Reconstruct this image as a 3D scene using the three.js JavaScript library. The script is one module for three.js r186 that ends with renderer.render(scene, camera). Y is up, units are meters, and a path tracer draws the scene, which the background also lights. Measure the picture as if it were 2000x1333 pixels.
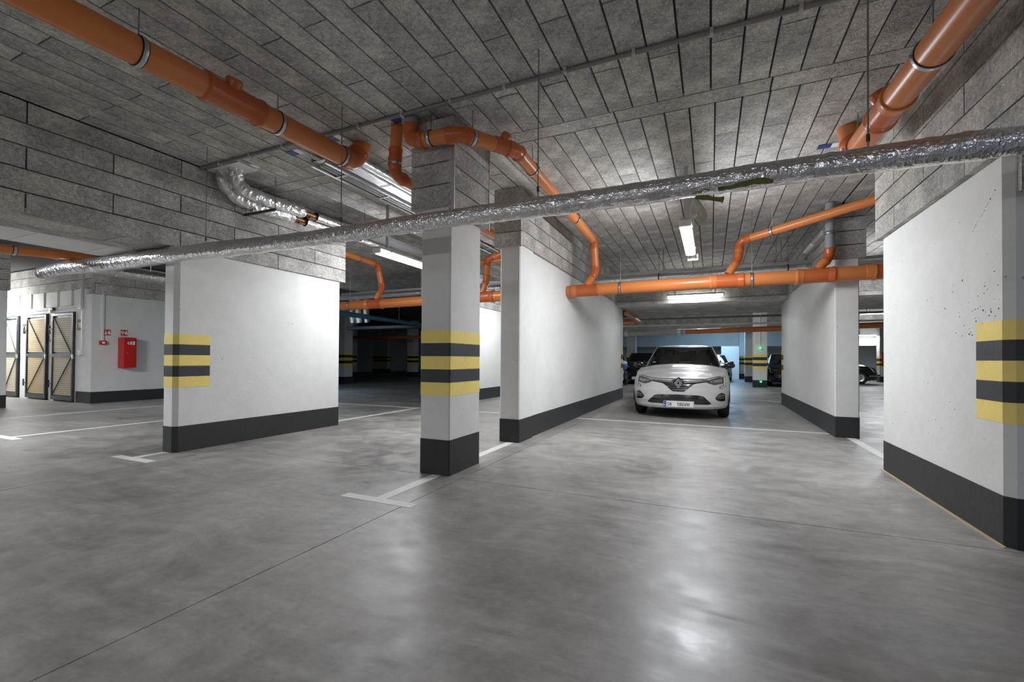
import * as THREE from 'three';
import { mergeGeometries, toCreasedNormals } from 'three/addons/utils/BufferGeometryUtils.js';
import { RoundedBoxGeometry } from 'three/addons/geometries/RoundedBoxGeometry.js';
import { RectAreaLightUniformsLib } from 'three/addons/lights/RectAreaLightUniformsLib.js';

// ---------------------------------------------------------------- camera, exposure
const scene = new THREE.Scene();
scene.background = new THREE.Color(0x000000);
const camera = new THREE.PerspectiveCamera(74.72, 2000 / 1333, 0.05, 120);
camera.position.set(0, 1.1, 0);
camera.rotation.order = 'YXZ';
camera.rotation.set(THREE.MathUtils.degToRad(0.6086), THREE.MathUtils.degToRad(24.011), THREE.MathUtils.degToRad(0.3551));
camera.setViewOffset(2000, 1333, 0, -26.43, 2000, 1333);
camera.updateMatrixWorld();
const renderer = new THREE.WebGLRenderer({ antialias: true });
renderer.toneMapping = THREE.LinearToneMapping;
renderer.toneMappingExposure = 2.1;
renderer.shadowMap.enabled = true;
renderer.shadowMap.type = THREE.PCFSoftShadowMap;
RectAreaLightUniformsLib.init();
const CEIL = 3.37;
const LAMP = 66;               // luminance of the near battens
const COOL = 0xf4f8ff, BLUE = 0x9fd4ff, NEUTRAL = 0xfffaf0;

// ---------------------------------------------------------------- small tools
let seed = 20240611;
const rnd = () => { seed = (seed * 1664525 + 1013904223) >>> 0; return seed / 4294967296; };
const rr = (a, b) => a + (b - a) * rnd();
const V = (x, y, z) => new THREE.Vector3(x, y, z);
const Z = V(0, 0, -1), X = V(1, 0, 0);
const lin = (r, g, b) => new THREE.Color().setRGB(r, g, b);
const names = {};
function numbered(n) {
  if (!(n in names)) { names[n] = 0; return n; }
  names[n]++; return n + '_' + String(names[n]).padStart(3, '0');
}
function mesh(name, geo, mat, parent) {
  const m = new THREE.Mesh(geo, mat); m.name = name; m.castShadow = true; m.receiveShadow = true;
  if (parent) parent.add(m); return m;
}
function thing(name, label, category, pos = [0, 0, 0], group, kind) {
  const o = new THREE.Group(); o.name = numbered(name); o.position.set(...pos);
  o.userData = { label, category }; if (group) o.userData.group = group; if (kind) o.userData.kind = kind;
  scene.add(o); return o;
}
const structure = (name, label, category) => thing(name, label, category, [0, 0, 0], undefined, 'structure');
const merge = list => mergeGeometries(list.map(g => { const q = g.index ? g.toNonIndexed() : g; for (const k of Object.keys(q.attributes)) if (!['position', 'normal', 'uv'].includes(k)) q.deleteAttribute(k); return q; }));
// a box between two corners, uv in metres
function box(x0, x1, y0, y1, z0, z1, ou = 0, ov = 0) {
  const w = Math.abs(x1 - x0), h = Math.abs(y1 - y0), d = Math.abs(z1 - z0);
  const g = new THREE.BoxGeometry(w, h, d), uv = g.attributes.uv, s = [[d, h], [d, h], [w, d], [w, d], [w, h], [w, h]];
  for (let f = 0; f < 6; f++) for (let k = 0; k < 4; k++) { const i = f * 4 + k; uv.setXY(i, uv.getX(i) * s[f][0] + ou, uv.getY(i) * s[f][1] + ov); }
  g.translate((x0 + x1) / 2, (y0 + y1) / 2, (z0 + z1) / 2); return g;
}
function cyl(a, b, r, r2 = r, seg = 24, open = false) {
  const d = new THREE.Vector3().subVectors(b, a), L = d.length();
  const g = new THREE.CylinderGeometry(r2, r, L, seg, 1, open);
  const uv = g.attributes.uv; for (let i = 0; i < uv.count; i++) uv.setXY(i, uv.getX(i) * 2 * Math.PI * r, uv.getY(i) * L);
  g.applyQuaternion(new THREE.Quaternion().setFromUnitVectors(V(0, 1, 0), d.normalize()));
  g.translate((a.x + b.x) / 2, (a.y + b.y) / 2, (a.z + b.z) / 2); return g;
}
// a profile of [radius, along] turned about the axis a -> direction d
function lathe(profile, at, dir, seg = 28) {
  const g = new THREE.LatheGeometry(profile.map(p => new THREE.Vector2(p[0], p[1])), seg);
  g.applyQuaternion(new THREE.Quaternion().setFromUnitVectors(V(0, 1, 0), dir.clone().normalize()));
  g.translate(at.x, at.y, at.z); return g;
}
function tube(points, r, seg = 40, rad = 12) { return new THREE.TubeGeometry(new THREE.CatmullRomCurve3(points, false, 'centripetal'), seg, r, rad); }
// an outline [[x, z] ...] raised from y0 to y1, uv in metres
function prism(poly, y0, y1) {
  const s = new THREE.Shape(poly.map(p => new THREE.Vector2(p[0], -p[1])));
  const g = new THREE.ExtrudeGeometry(s, { depth: y1 - y0, bevelEnabled: false });
  g.rotateX(-Math.PI / 2); g.translate(0, y0, 0); return g;
}
const cham = (x0, x1, z0, z1, c) => [[x0 + c, z0], [x1 - c, z0], [x1, z0 + c], [x1, z1 - c], [x1 - c, z1], [x0 + c, z1], [x0, z1 - c], [x0, z0 + c]];

// ---------------------------------------------------------------- noise and textures
function lattice(n, s0) { let s = s0; const a = new Float32Array(n * n); for (let i = 0; i < n * n; i++) { s = (Math.imul(s, 1664525) + 1013904223) >>> 0; a[i] = s / 4294967296; } return a; }
function pnoise(px, py, s) {           // periodic value noise, px by py cells over the unit square
  const a = lattice(Math.max(px, py), s), n = Math.max(px, py);
  return (u, v) => {
    const x = (u - Math.floor(u)) * px, y = (v - Math.floor(v)) * py, i = Math.floor(x), j = Math.floor(y), f = x - i, g = y - j;
    const fx = f * f * (3 - 2 * f), fy = g * g * (3 - 2 * g), i1 = (i + 1) % px, j1 = (j + 1) % py;
    return (a[j * n + i] * (1 - fx) + a[j * n + i1] * fx) * (1 - fy) + (a[j1 * n + i] * (1 - fx) + a[j1 * n + i1] * fx) * fy;
  };
}
function dataTex(n, metres, fn, srgb) {
  const d = new Uint8Array(n * n * 4);
  for (let j = 0; j < n; j++) for (let i = 0; i < n; i++) {
    const c = fn((i + 0.5) / n, (j + 0.5) / n), k = (j * n + i) * 4;
    d[k] = Math.max(0, Math.min(255, c[0])); d[k + 1] = Math.max(0, Math.min(255, c[1])); d[k + 2] = Math.max(0, Math.min(255, c[2])); d[k + 3] = 255;
  }
  const t = new THREE.DataTexture(d, n, n); t.wrapS = t.wrapT = THREE.RepeatWrapping; t.magFilter = THREE.LinearFilter; t.minFilter = THREE.LinearMipmapLinearFilter; t.generateMipmaps = true;
  t.repeat.set(1 / metres, 1 / metres); if (srgb) t.colorSpace = THREE.SRGBColorSpace; t.needsUpdate = true; return t;
}
function canvasTex(w, h, draw) {
  const c = document.createElement('canvas'); c.width = w; c.height = h; draw(c.getContext('2d'), w, h);
  const t = new THREE.CanvasTexture(c); t.colorSpace = THREE.SRGBColorSpace; return t;
}
// fibre boards: fine fibres with blotches
const nb1 = pnoise(10, 10, 11), nb2 = pnoise(60, 60, 12), nb3 = pnoise(200, 90, 13), nb4 = pnoise(256, 256, 14), nb5 = pnoise(90, 200, 15);
const boardTone = (u, v) => 0.4 * nb1(u, v) + 0.28 * nb2(u, v) + 0.22 * nb3(u, v) + 0.2 * nb5(u, v) + 0.42 * nb4(u, v);
const texBoard = dataTex(1024, 1.6, (u, v) => { const t = boardTone(u, v); let g = 184 + (t - 0.76) * 105; if (nb4(u * 1, v * 1) > 0.93) g -= 34; return [g * 1.005, g, g * 0.985]; }, true);
const texBoardBump = dataTex(512, 0.8, (u, v) => { const g = 255 * (0.45 * nb3(u, v) + 0.45 * nb5(u, v) + 0.2 * nb2(u, v)); return [g, g, g]; });
// painted plaster: faint mottling, few pits
const nw1 = pnoise(6, 6, 21), nw2 = pnoise(30, 30, 22), nw3 = pnoise(120, 120, 23), nw4 = pnoise(256, 256, 24);
const pits = []; { let s = 77; const r = () => { s = (Math.imul(s, 1664525) + 1013904223) >>> 0; return s / 4294967296; }; for (let i = 0; i < 55; i++) pits.push([r(), r(), 0.0009 + 0.0022 * r() * r(), 0.4 + 0.6 * r()]); }
const pitAt = (u, v) => { let m = 0; for (const [a, b, r, k] of pits) { const dx = Math.abs(u - a), dy = Math.abs(v - b); if (dx < r && dy < r) { const q = Math.hypot(dx, dy * 0.8) / r; if (q < 1) m = Math.max(m, k * (1 - q * q)); } } return m; };
const texWall = dataTex(1024, 3.0, (u, v) => { const t = 0.5 * nw1(u, v) + 0.3 * nw2(u, v) + 0.2 * nw3(u, v); const g = 226 + (t - 0.5) * 16 - pitAt(u, v) * 95; return [g, g, g * 0.985]; }, true);
const texWallBump = dataTex(1024, 3.0, (u, v) => { const g = 150 + 60 * (nw3(u, v) - 0.5) + 40 * (nw4(u, v) - 0.5) - 110 * pitAt(u, v); return [g, g, g]; });
// power-floated concrete floor: clouds, trowel streaks, scuffs
const nf1 = pnoise(5, 5, 31), nf2 = pnoise(18, 18, 32), nf3 = pnoise(14, 90, 33), nf4 = pnoise(80, 80, 34), nf5 = pnoise(40, 256, 35), nf6 = pnoise(256, 256, 36), nf7 = pnoise(30, 120, 37), nf8 = pnoise(1000, 1000, 38), nf9 = pnoise(260, 1100, 39);
const warp = (u, v) => [u + 0.03 * (nf1(v, u) - 0.5), v + 0.02 * (nf2(u, v) - 0.5)];
const floorTone = (u0, v0) => { const [u, v] = warp(u0, v0); return 0.2 * nf1(u, v) + 0.2 * nf2(u, v) + 0.1 * nf3(u, v) + 0.15 * nf4(u, v) + 0.1 * nf5(u, v) + 0.1 * nf6(u, v) + 0.07 * nf8(u, v) + 0.08 * nf9(u, v); };
const scuff = (u0, v0) => { const [u, v] = warp(u0, v0); const m = nf2(u + 0.31, v + 0.17), k = nf7(u, v); return m > 0.62 && k > 0.66 ? Math.min(1, (m - 0.62) * 6) * Math.min(1, (k - 0.66) * 6) : 0; };
const texFloor = dataTex(2048, 9, (u, v) => { const g = 147 + (floorTone(u, v) - 0.5) * 135 - 10 * scuff(u, v), w = 0.02 * (nf2(u + 0.4, v + 0.2) - 0.3); return [g * (1.01 + w), g * 0.99, g * (0.96 - w)]; }, true);
const texFloorRough = dataTex(1024, 9, (u, v) => { const t = floorTone(u, v); const g = 255 * (0.45 + 0.28 * (t - 0.5) + 0.12 * (nf4(u, v) - 0.5) + 0.12 * scuff(u, v)); return [g, g, g]; });
const texFloorBump = dataTex(1024, 2.25, (u, v) => { const g = 128 + 110 * (0.5 * nf4(u, v) + 0.3 * nf7(u, v) + 0.2 * nf6(u, v) - 0.5); return [g, g, g]; });
// crumpled foil
const nq1 = pnoise(40, 40, 41), nq2 = pnoise(90, 90, 42), nq3 = pnoise(18, 18, 43);
const texFoil = dataTex(1024, 0.9, (u, v) => { const r = 1 - Math.abs(2 * nq1(u, v) - 1), q = 1 - Math.abs(2 * nq2(u, v) - 1); const g = 255 * (0.45 * r + 0.25 * q + 0.3 * nq3(u, v)); return [g, g, g]; });

// ---------------------------------------------------------------- materials
const std = o => new THREE.MeshStandardMaterial(o);
const M = {
  white: std({ map: texWall, bumpMap: texWallBump, bumpScale: 0.002, roughness: 0.75, color: lin(0.98, 0.98, 0.98) }),
  black: std({ map: texWall, color: lin(0.035, 0.036, 0.038), roughness: 0.55, bumpMap: texWallBump, bumpScale: 0.004 }),
  yellow: std({ map: texWall, color: lin(1.25, 0.98, 0.29), roughness: 0.6, bumpMap: texWallBump, bumpScale: 0.003 }),
  stripe: std({ map: texWall, color: lin(0.05, 0.052, 0.06), roughness: 0.55, bumpMap: texWallBump, bumpScale: 0.003 }),
  boards: [1, 0.92, 1.08, 0.98].map(k => std({ map: texBoard, bumpMap: texBoardBump, bumpScale: 0.006, roughness: 0.95, color: lin(0.95 * k, 0.91 * k, 0.87 * k) })),
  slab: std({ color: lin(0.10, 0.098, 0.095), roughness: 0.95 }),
  concrete: std({ map: texBoard, bumpMap: texWallBump, bumpScale: 0.003, color: lin(0.95, 0.94, 0.9), roughness: 0.9 }),
  floor: new THREE.MeshPhysicalMaterial({ map: texFloor, roughnessMap: texFloorRough, roughness: 1, bumpMap: texFloorBump, bumpScale: 0.0009, ior: 1.78 }),
  marking: std({ map: texWall, color: lin(0.98, 0.98, 0.95), roughness: 0.6 }),
  pvc: std({ color: lin(0.62, 0.20, 0.055), roughness: 0.33 }),
  pvcDark: std({ color: lin(0.50, 0.115, 0.028), roughness: 0.3 }),
  pvcGrey: std({ color: lin(0.30, 0.32, 0.33), roughness: 0.4 }),
  foil: std({ color: lin(0.80, 0.80, 0.81), metalness: 1, roughness: 0.28, bumpMap: texFoil, bumpScale: 0.007 }),
  foilSmooth: std({ color: lin(0.82, 0.83, 0.84), metalness: 1, roughness: 0.26, bumpMap: texFoil, bumpScale: 0.003 }),
  steel: std({ color: lin(0.55, 0.56, 0.57), metalness: 1, roughness: 0.35 }),
  zinc: std({ color: lin(0.50, 0.51, 0.52), metalness: 1, roughness: 0.5 }),
  rubber: std({ color: lin(0.012, 0.012, 0.012), roughness: 0.8 }),
  darkSteel: std({ color: lin(0.07, 0.075, 0.085), metalness: 0.6, roughness: 0.45 }),
  rod: std({ color: lin(0.30, 0.30, 0.30), metalness: 0.9, roughness: 0.45 }),
  brass: std({ color: lin(0.36, 0.17, 0.08), metalness: 0.4, roughness: 0.4 }),
  wool: std({ color: lin(0.16, 0.17, 0.05), roughness: 1 }),
  woolLight: std({ color: lin(0.52, 0.50, 0.38), roughness: 1 }),
  conduit: std({ color: lin(0.20, 0.20, 0.198), roughness: 0.5 }),
  plasticWhite: std({ color: lin(0.75, 0.75, 0.73), roughness: 0.4 }),
  plasticGrey: std({ color: lin(0.42, 0.42, 0.41), roughness: 0.5 }),
  red: std({ color: lin(0.58, 0.012, 0.012), roughness: 0.35 }),
  signRed: std({ color: lin(0.50, 0.01, 0.015), roughness: 0.5 }),
  signWhite: std({ color: lin(0.85, 0.85, 0.85), roughness: 0.5 }),
  signBlue: std({ color: lin(0.03, 0.05, 0.22), roughness: 0.5 }),
  blueLitPipe: std({ color: lin(0.12, 0.36, 0.50), roughness: 0.25, metalness: 0.5 }),  // blue light reflected by a silver pipe, put into its colour
  glow: std({ color: lin(0.9, 0.9, 0.9), emissive: new THREE.Color(0xffffff), emissiveIntensity: 6, roughness: 0.4 }),
  glowGreen: std({ color: lin(0.1, 0.7, 0.3), emissive: new THREE.Color(0x30ff80), emissiveIntensity: 1.2, roughness: 0.4 }),
  beige: std({ color: lin(0.58, 0.45, 0.27), roughness: 0.75 }),
  beigeGrey: std({ color: lin(0.52, 0.46, 0.34), roughness: 0.75 }),
};

// ---------------------------------------------------------------- the setting: floor
const floor = structure('floor', 'polished grey concrete garage floor with saw-cut joints', 'floor');
{
  const xs = [-26, -9.6, -5.3, -2.1, 6, 16], zs = [8, -3.56, -12.6, -34], g = 0.004;
  for (let i = 0; i < xs.length - 1; i++) for (let j = 0; j < zs.length - 1; j++) {
    const geo = box(xs[i] + g, xs[i + 1] - g, -0.12, 0, zs[j + 1] + g, zs[j] - g), uv = geo.attributes.uv, p = geo.attributes.position;
    for (let k = 0; k < uv.count; k++) uv.setXY(k, p.getX(k) + 40, p.getZ(k) + 40);
    mesh('floor_panel', geo, M.floor, floor);
  }
  mesh('sub_base', box(-26.2, 16.2, -0.3, -0.125, -34.2, 8.2), M.slab, floor);
}

// ---------------------------------------------------------------- boards
const boardCache = {};
function boardGeo(w, h, d, v) {
  const k = [w.toFixed(3), h.toFixed(3), d.toFixed(3), v].join();
  if (!boardCache[k]) boardCache[k] = box(-w / 2, w / 2, -h / 2, h / 2, -d / 2, d / 2, v * 0.37, v * 0.53);
  return boardCache[k];
}
function board(parent, x0, x1, y0, y1, z0, z1, list) {
  const w = Math.abs(x1 - x0), h = Math.abs(y1 - y0), d = Math.abs(z1 - z0), v = Math.floor(rnd() * 3), mat = M.boards[Math.floor(rnd() * 4)];
  const c = [(x0 + x1) / 2 , (y0 + y1) / 2, (z0 + z1) / 2];
  if (list) { list.push({ w, h, d, v, mat, c }); return; }
  const m = mesh('board', boardGeo(w, h, d, v), mat, parent); m.position.set(...c); return m;
}
// boards on a face: axis 'x' (face at x = plane, runs in z) or 'z' (face at z = plane, runs in x); dir = outward sign
function clad(parent, axis, plane, dir, a0, a1, y0, y1, { rowH = 0.2045, len = 1.27, phase = 0, th = 0.045, gap = 0.0065, stagger = 0.635 } = {}) {
  let row = 0;
  for (let y = y0; y < y1 - 0.02; y += rowH, row++) {
    const yt = Math.min(y1, y + rowH), cuts = [a0];
    const off = phase + (row % 2) * stagger;
    for (let k = Math.floor((a0 - off) / len); k * len + off < a1 - 0.04; k++) { const c = k * len + off; if (c > a0 + 0.04) cuts.push(c); }
    cuts.push(a1);
    for (let i = 0; i < cuts.length - 1; i++) {
      const s = cuts[i] + (i ? gap : 0), e = cuts[i + 1] - (i < cuts.length - 2 ? gap : 0), j = rr(-0.0015, 0.0015);
      const p0 = plane - dir * th, p1 = plane + dir * j;
      if (axis === 'x') board(parent, p0, p1, y + gap, yt - gap, s, e); else board(parent, s, e, y + gap, yt - gap, p0, p1);
    }
  }
}

// ---------------------------------------------------------------- the setting: ceiling
const ceiling = structure('ceiling', 'grey garage ceiling lined with staggered fibre boards', 'ceiling');
{
  const list = [], T = 0.03, gap = 0.0075, L = 1.27, W = 0.2135;
  const seg = (x0, x1, zA, zB, origin, firstOdd, firstEven) => {      // a lift of boards from zA back to zB
    for (let m = Math.floor((x0 - origin) / W); origin + m * W < x1; m++) {
      const a = Math.max(x0, origin + m * W), b = Math.min(x1, origin + (m + 1) * W); if (b - a < 0.03) continue;
      const cuts = [zA], f = (Math.abs(m) % 2) ? firstOdd : firstEven;
      for (let z = f; z > zB + 0.03; z -= L) if (z < zA - 0.03) cuts.push(z);
      cuts.push(zB);
      for (let i = 0; i < cuts.length - 1; i++) board(ceiling, a + gap, b - gap, CEIL + rr(-0.002, 0.001), CEIL + T, cuts[i + 1] + gap * 0.7, cuts[i] - gap * 0.7, list);
    }
  };
  const xl = -5.57, xr = 1.72;
  seg(xl, xr, 0.6, -4.08, -0.005, -2.81 + 2 * L, -2.2 + 2 * L);
  for (let x = -5.6; x < xr; x += L) board(ceiling, Math.max(xl, x - 0.3) + gap, Math.min(xr, x - 0.3 + L) - gap, CEIL, CEIL + T, -4.29 + gap, -4.08 - gap, list);
  seg(xl, xr, -4.29, -6.42, 0.03, -5.55, -4.92);
  seg(-2.29, xr, -6.42, -12.0, 0.03, -7.05, -7.68);
  seg(-11.0, -2.64, -6.42, -12.0, 0.03, -7.05, -7.68);
  seg(1.72, 5.6, -3.3, -12.0, 0.03, -4.1, -4.75);
  // the 290 that lie nearest are boards of their own, the rest is one part
  list.sort((a, b) => Math.hypot(a.c[0], a.c[2]) - Math.hypot(b.c[0], b.c[2]));
  const inView = list.filter(b => { const p = V(b.c[0], CEIL, b.c[2] - b.d / 2).project(camera); return p.z < 1 && b.c[2] - b.d / 2 < -0.9 && Math.abs(p.x) < 1.25 && p.y < 1.35; });
  const near = new Set(inView.slice(0, 295));
  const rest = [];
  for (const b of list) {
    if (near.has(b)) { const m = mesh('board', boardGeo(b.w, b.h, b.d, b.v), b.mat, ceiling); m.position.set(...b.c); }
    else { const g = boardGeo(b.w, b.h, b.d, b.v).clone(); g.translate(...b.c); rest.push(g); }
  }
  const r = mesh('board_field', merge(rest), M.boards[0], ceiling); r.userData = { kind: 'stuff', label: 'grey fibre boards of the ceiling further off' };
  mesh('slab', box(-26, 16, CEIL + 0.03, CEIL + 0.3, -34, 8), M.slab, ceiling);
}
// outer walls close the hall
{
  const w = (name, x0, x1, z0, z1, label) => { const s = structure(name, label, 'wall'); mesh('wall_core', box(x0, x1, 0, CEIL + 0.03, z0, z1), M.white, s); };
  w('wall_back', -26, 16, -34.2, -34, 'far white wall at the end of the garage');
  w('wall_front', -26, 16, 8, 8.2, 'white garage wall behind the photographer');
  w('wall_west', -26.2, -26, -34, 8, 'white outer wall beyond the storage corridor');
  w('wall_east', 16, 16.2, -34, 8, 'white outer wall on the far side of the parking rows');
}

// ---------------------------------------------------------------- walls and columns near by
const STR = [0.75, 0.875, 1.0, 1.125, 1.25, 1.37];
function paintBands(parent, poly, base = 0.3, stripes = true) {
  mesh('baseboard', prism(poly, 0, base), M.black, parent).userData.label = 'black painted base band';
  if (stripes) for (let i = 0; i < 5; i++) mesh(i % 2 ? 'black_stripe' : 'yellow_stripe', prism(poly, STR[i], STR[i + 1]), i % 2 ? M.stripe : M.yellow, parent);
}
// left wall stub with the beam above it
const wl = structure('wall_left', 'white wall stub with a striped end under a board-clad beam', 'wall');
{
  const x0 = -5.865, x1 = -5.615, z0 = -5.62, z1 = -3.11, c = 0.045, e = 0.003;
  mesh('wall_core', prism(cham(x0, x1, z0, z1, c), 0, 2.4), M.white, wl);
  mesh('beam_core', box(x0, x1, 2.4, CEIL, z0, z1), M.concrete, wl);
  mesh('baseboard', prism(cham(x0 - e, x1 + e, z0 - e, z1 + e, c), 0, 0.3), M.black, wl);
  const zs = -3.5;                                          // the stripes wrap the end and stop here
  for (let i = 0; i < 5; i++) mesh(i % 2 ? 'black_stripe' : 'yellow_stripe', prism([[x0 - e, zs], [x1 + e, zs], [x1 + e, z1 + e - c], [x1 + e - c, z1 + e], [x0 - e + c, z1 + e], [x0 - e, z1 + e - c]], STR[i], STR[i + 1]), i % 2 ? M.stripe : M.yellow, wl);
  clad(wl, 'x', -5.57, 1, -5.66, 0.9, 2.355, CEIL, { phase: -0.585 });
  clad(wl, 'z', -5.66, -1, -5.62, x0, 2.355, CEIL);
  // wide low beam over the passage, with its soffit boards
  mesh('beam_core', box(-7.05, -5.62, 2.42, CEIL, -3.11, 8), M.concrete, wl);
  for (let z = 1.2; z > -3.1; z -= 1.27) {
    board(wl, -6.02, -5.575, 2.362, 2.42, Math.max(-3.1, z - 1.27) + 0.006, z - 0.006);
    board(wl, -6.27, -6.03, 2.362, 2.42, Math.max(-3.1, z - 1.27 - 0.5) + 0.006, z - 0.5 - 0.006);
  }
  for (let z = 0.9; z > -3.1; z -= 0.62) mesh('soffit_board', box(-7.05, -6.285, 2.372, 2.42, Math.max(-3.1, z - 0.62) + 0.004, z - 0.004), M.white, wl);
}
// free-standing column
{
  const cl = thing('concrete_column', 'free-standing square column with yellow and black bands, clad in grey boards on top', 'column');
  const x0 = -2.568, x1 = -2.238, z0 = -4.19, z1 = -3.59, c = 0.014, e = 0.003;
  mesh('column_core', prism(cham(x0, x1, z0, z1, c), 0, CEIL), M.white, cl);
  const poly = cham(x0 - e, x1 + e, z0 - e, z1 + e, c);
  mesh('baseboard', prism(poly, 0, 0.335), M.black, cl);
  for (let i = 0; i < 5; i++) mesh(i % 2 ? 'black_stripe' : 'yellow_stripe', prism(poly, STR[i], STR[i + 1]), i % 2 ? M.stripe : M.yellow, cl);
  const o = { rowH: 0.21, len: 5, phase: 2, stagger: 0, gap: 0.006, th: 0.055 };
  clad(cl, 'z', -3.54, 1, -2.655, -2.19, 2.53, CEIL, o);
  clad(cl, 'x', -2.175, 1, -4.25, -3.545, 2.48, CEIL, { ...o, th: 0.06 });
  clad(cl, 'x', -2.66, -1, -4.25, -3.60, 2.53, CEIL, { ...o, th: 0.085 });
  clad(cl, 'z', -4.26, -1, -2.655, -2.24, 2.53, CEIL, { ...o, th: 0.065 });
  mesh('corner_bead', box(-2.205, -2.172, 2.48, CEIL, -3.552, -3.537), M.zinc, cl);
  mesh('corner_bead', box(-2.19, -2.169, 2.48, CEIL, -4.262, -4.247), M.zinc, cl);
}
// middle wall with its pier
const wm = structure('wall_middle', 'long white wall between two parking bays with a black base', 'wall');
{
  const x0 = -2.59, x1 = -2.33;
  mesh('wall_core', box(x0 + 0.01, x1, 0, 2.62, -13.1, -5.85), M.white, wm);
  mesh('beam_core', box(x0 + 0.01, x1, 2.62, CEIL, -13.1, -5.85), M.concrete, wm);
  mesh('pier', prism(cham(x0, -2.305, -5.9, -5.42, 0.012), 0, CEIL), M.white, wm);
  mesh('baseboard', prism(cham(x0 - 0.003, -2.302, -5.9, -5.41, 0.012), 0, 0.305), M.black, wm);
  mesh('baseboard', box(x0, x1 + 0.004, 0, 0.3, -13.104, -5.9), M.black, wm);
  for (let i = 0; i < 5; i++) mesh(i % 2 ? 'black_stripe' : 'yellow_stripe', box(x0, x1 + 0.003, STR[i], STR[i + 1], -13.104, -12.8), i % 2 ? M.stripe : M.yellow, wm);
  clad(wm, 'x', -2.285, 1, -12.0, -5.40, 2.615, CEIL, { phase: -0.83, rowH: 0.2 });
  clad(wm, 'z', -5.36, 1, -2.66, -2.27, 2.585, CEIL, { rowH: 0.2, len: 5, phase: 2, stagger: 0, th: 0.055 });
  clad(wm, 'x', -2.66, -1, -7.4, -5.42, 2.585, CEIL, { phase: -0.83, rowH: 0.2, th: 0.07 });
}
// right wall close by, under its beam
const wr = structure('wall_right', 'white wall with a striped pitted end under a board-clad beam', 'wall');
{
  const x0 = 1.6, x1 = 1.86, z0 = -5.72, z1 = -3.61, c = 0.042, e = 0.003;
  mesh('wall_core', prism(cham(x0, x1, z0, z1, c), 0, 2.39), M.white, wr);
  mesh('beam_core', box(x0, x1, 2.385, CEIL, z0, 8), M.concrete, wr);
  mesh('baseboard', prism(cham(x0 - e, x1 + e, z0 - e, z1 + e, c), 0, 0.3), M.black, wr);
  for (let i = 0; i < 5; i++) mesh(i % 2 ? 'black_stripe' : 'yellow_stripe', prism([[x0 - e, -3.94], [x1 + e, -3.94], [x1 + e, z1 + e - c], [x1 + e - c, z1 + e], [x0 - e + c, z1 + e], [x0 - e, z1 + e - c]], STR[i] - 0.015, STR[i + 1] - 0.015), i % 2 ? M.stripe : M.yellow, wr);
  mesh('sealant_bead', box(x0 - 0.02, x0 - 0.002, 0, 0.006, z0, z1), M.beige, wr);
  clad(wr, 'x', 1.555, -1, -5.76, 0.9, 2.345, CEIL, { phase: -0.16, rowH: 0.21 });
  clad(wr, 'z', -5.76, -1, 1.6, 1.9, 2.345, CEIL, { rowH: 0.21 });
  clad(wr, 'z', -3.57, 1, 1.65, 1.9, 2.1, 2.34, { rowH: 0.24 });
  board(wr, 1.6, 1.86, 2.348, 2.39, -3.56, -2.4); board(wr, 1.6, 1.86, 2.348, 2.39, -2.39, -1.2);
  for (let z = 0.6; z > -5.7; z -= 1.27) board(wr, 1.405, 1.555, 3.305, CEIL - 0.002, Math.max(-5.75, z - 1.27) + 0.006, z - 0.006);   // cornice boards
  // pits in the plaster near the corner
  const spots = [];
  const P = (z, y, r) => { const g = new THREE.SphereGeometry(r, 7, 5); g.scale(0.35, rr(0.7, 1.3), rr(0.7, 1.6)); g.translate(x0 - 0.0005, y, z); spots.push(g); };
  for (let i = 0; i < 70; i++) { const q = rnd() * rnd(); P(-3.68 - q * 0.85, 1.28 + rr(0, 0.55) * rr(0.3, 1), rr(0.0015, 0.0055)); }
  for (let i = 0; i < 45; i++) P(rr(-5.6, -3.68), rr(0.4, 2.25), rr(0.001, 0.0035));
  for (let i = 0; i < 16; i++) P(-3.72 - i * 0.017, 2.16 - i * 0.012 + rr(-0.006, 0.006), rr(0.002, 0.005));
  const sp = mesh('plaster_pits', merge(spots), M.rubber, wr); sp.userData = { kind: 'stuff', label: 'dark pits and flakes in the white plaster' };
}
// right wall further off
const wf = structure('wall_right_far', 'white wall with a black base on the far right of the parked car', 'wall');
{
  mesh('wall_core', prism(cham(1.64, 1.93, -13.2, -7.83, 0.012), 0, 2.62), M.white, wf);
  mesh('beam_core', box(1.65, 1.92, 2.62, CEIL, -12.9, -7.86), M.concrete, wf);
  mesh('baseboard', prism(cham(1.636, 1.934, -13.204, -7.826, 0.012), 0, 0.3), M.black, wf);
  for (let i = 0; i < 5; i++) mesh(i % 2 ? 'black_stripe' : 'yellow_stripe', box(1.637, 1.933, STR[i], STR[i + 1], -13.204, -12.9), i % 2 ? M.stripe : M.yellow, wf);
  clad(wf, 'z', -7.78, 1, 1.61, 2.0, 2.57, CEIL, { rowH: 0.2, len: 5, phase: 2, stagger: 0, th: 0.05 });
  clad(wf, 'x', 1.605, -1, -12.0, -7.85, 2.62, CEIL, { rowH: 0.2, phase: 0.3 });
  clad(wf, 'x', 2.0, 1, -8.6, -7.84, 2.57, CEIL, { rowH: 0.2, th: 0.06 });
}
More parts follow.
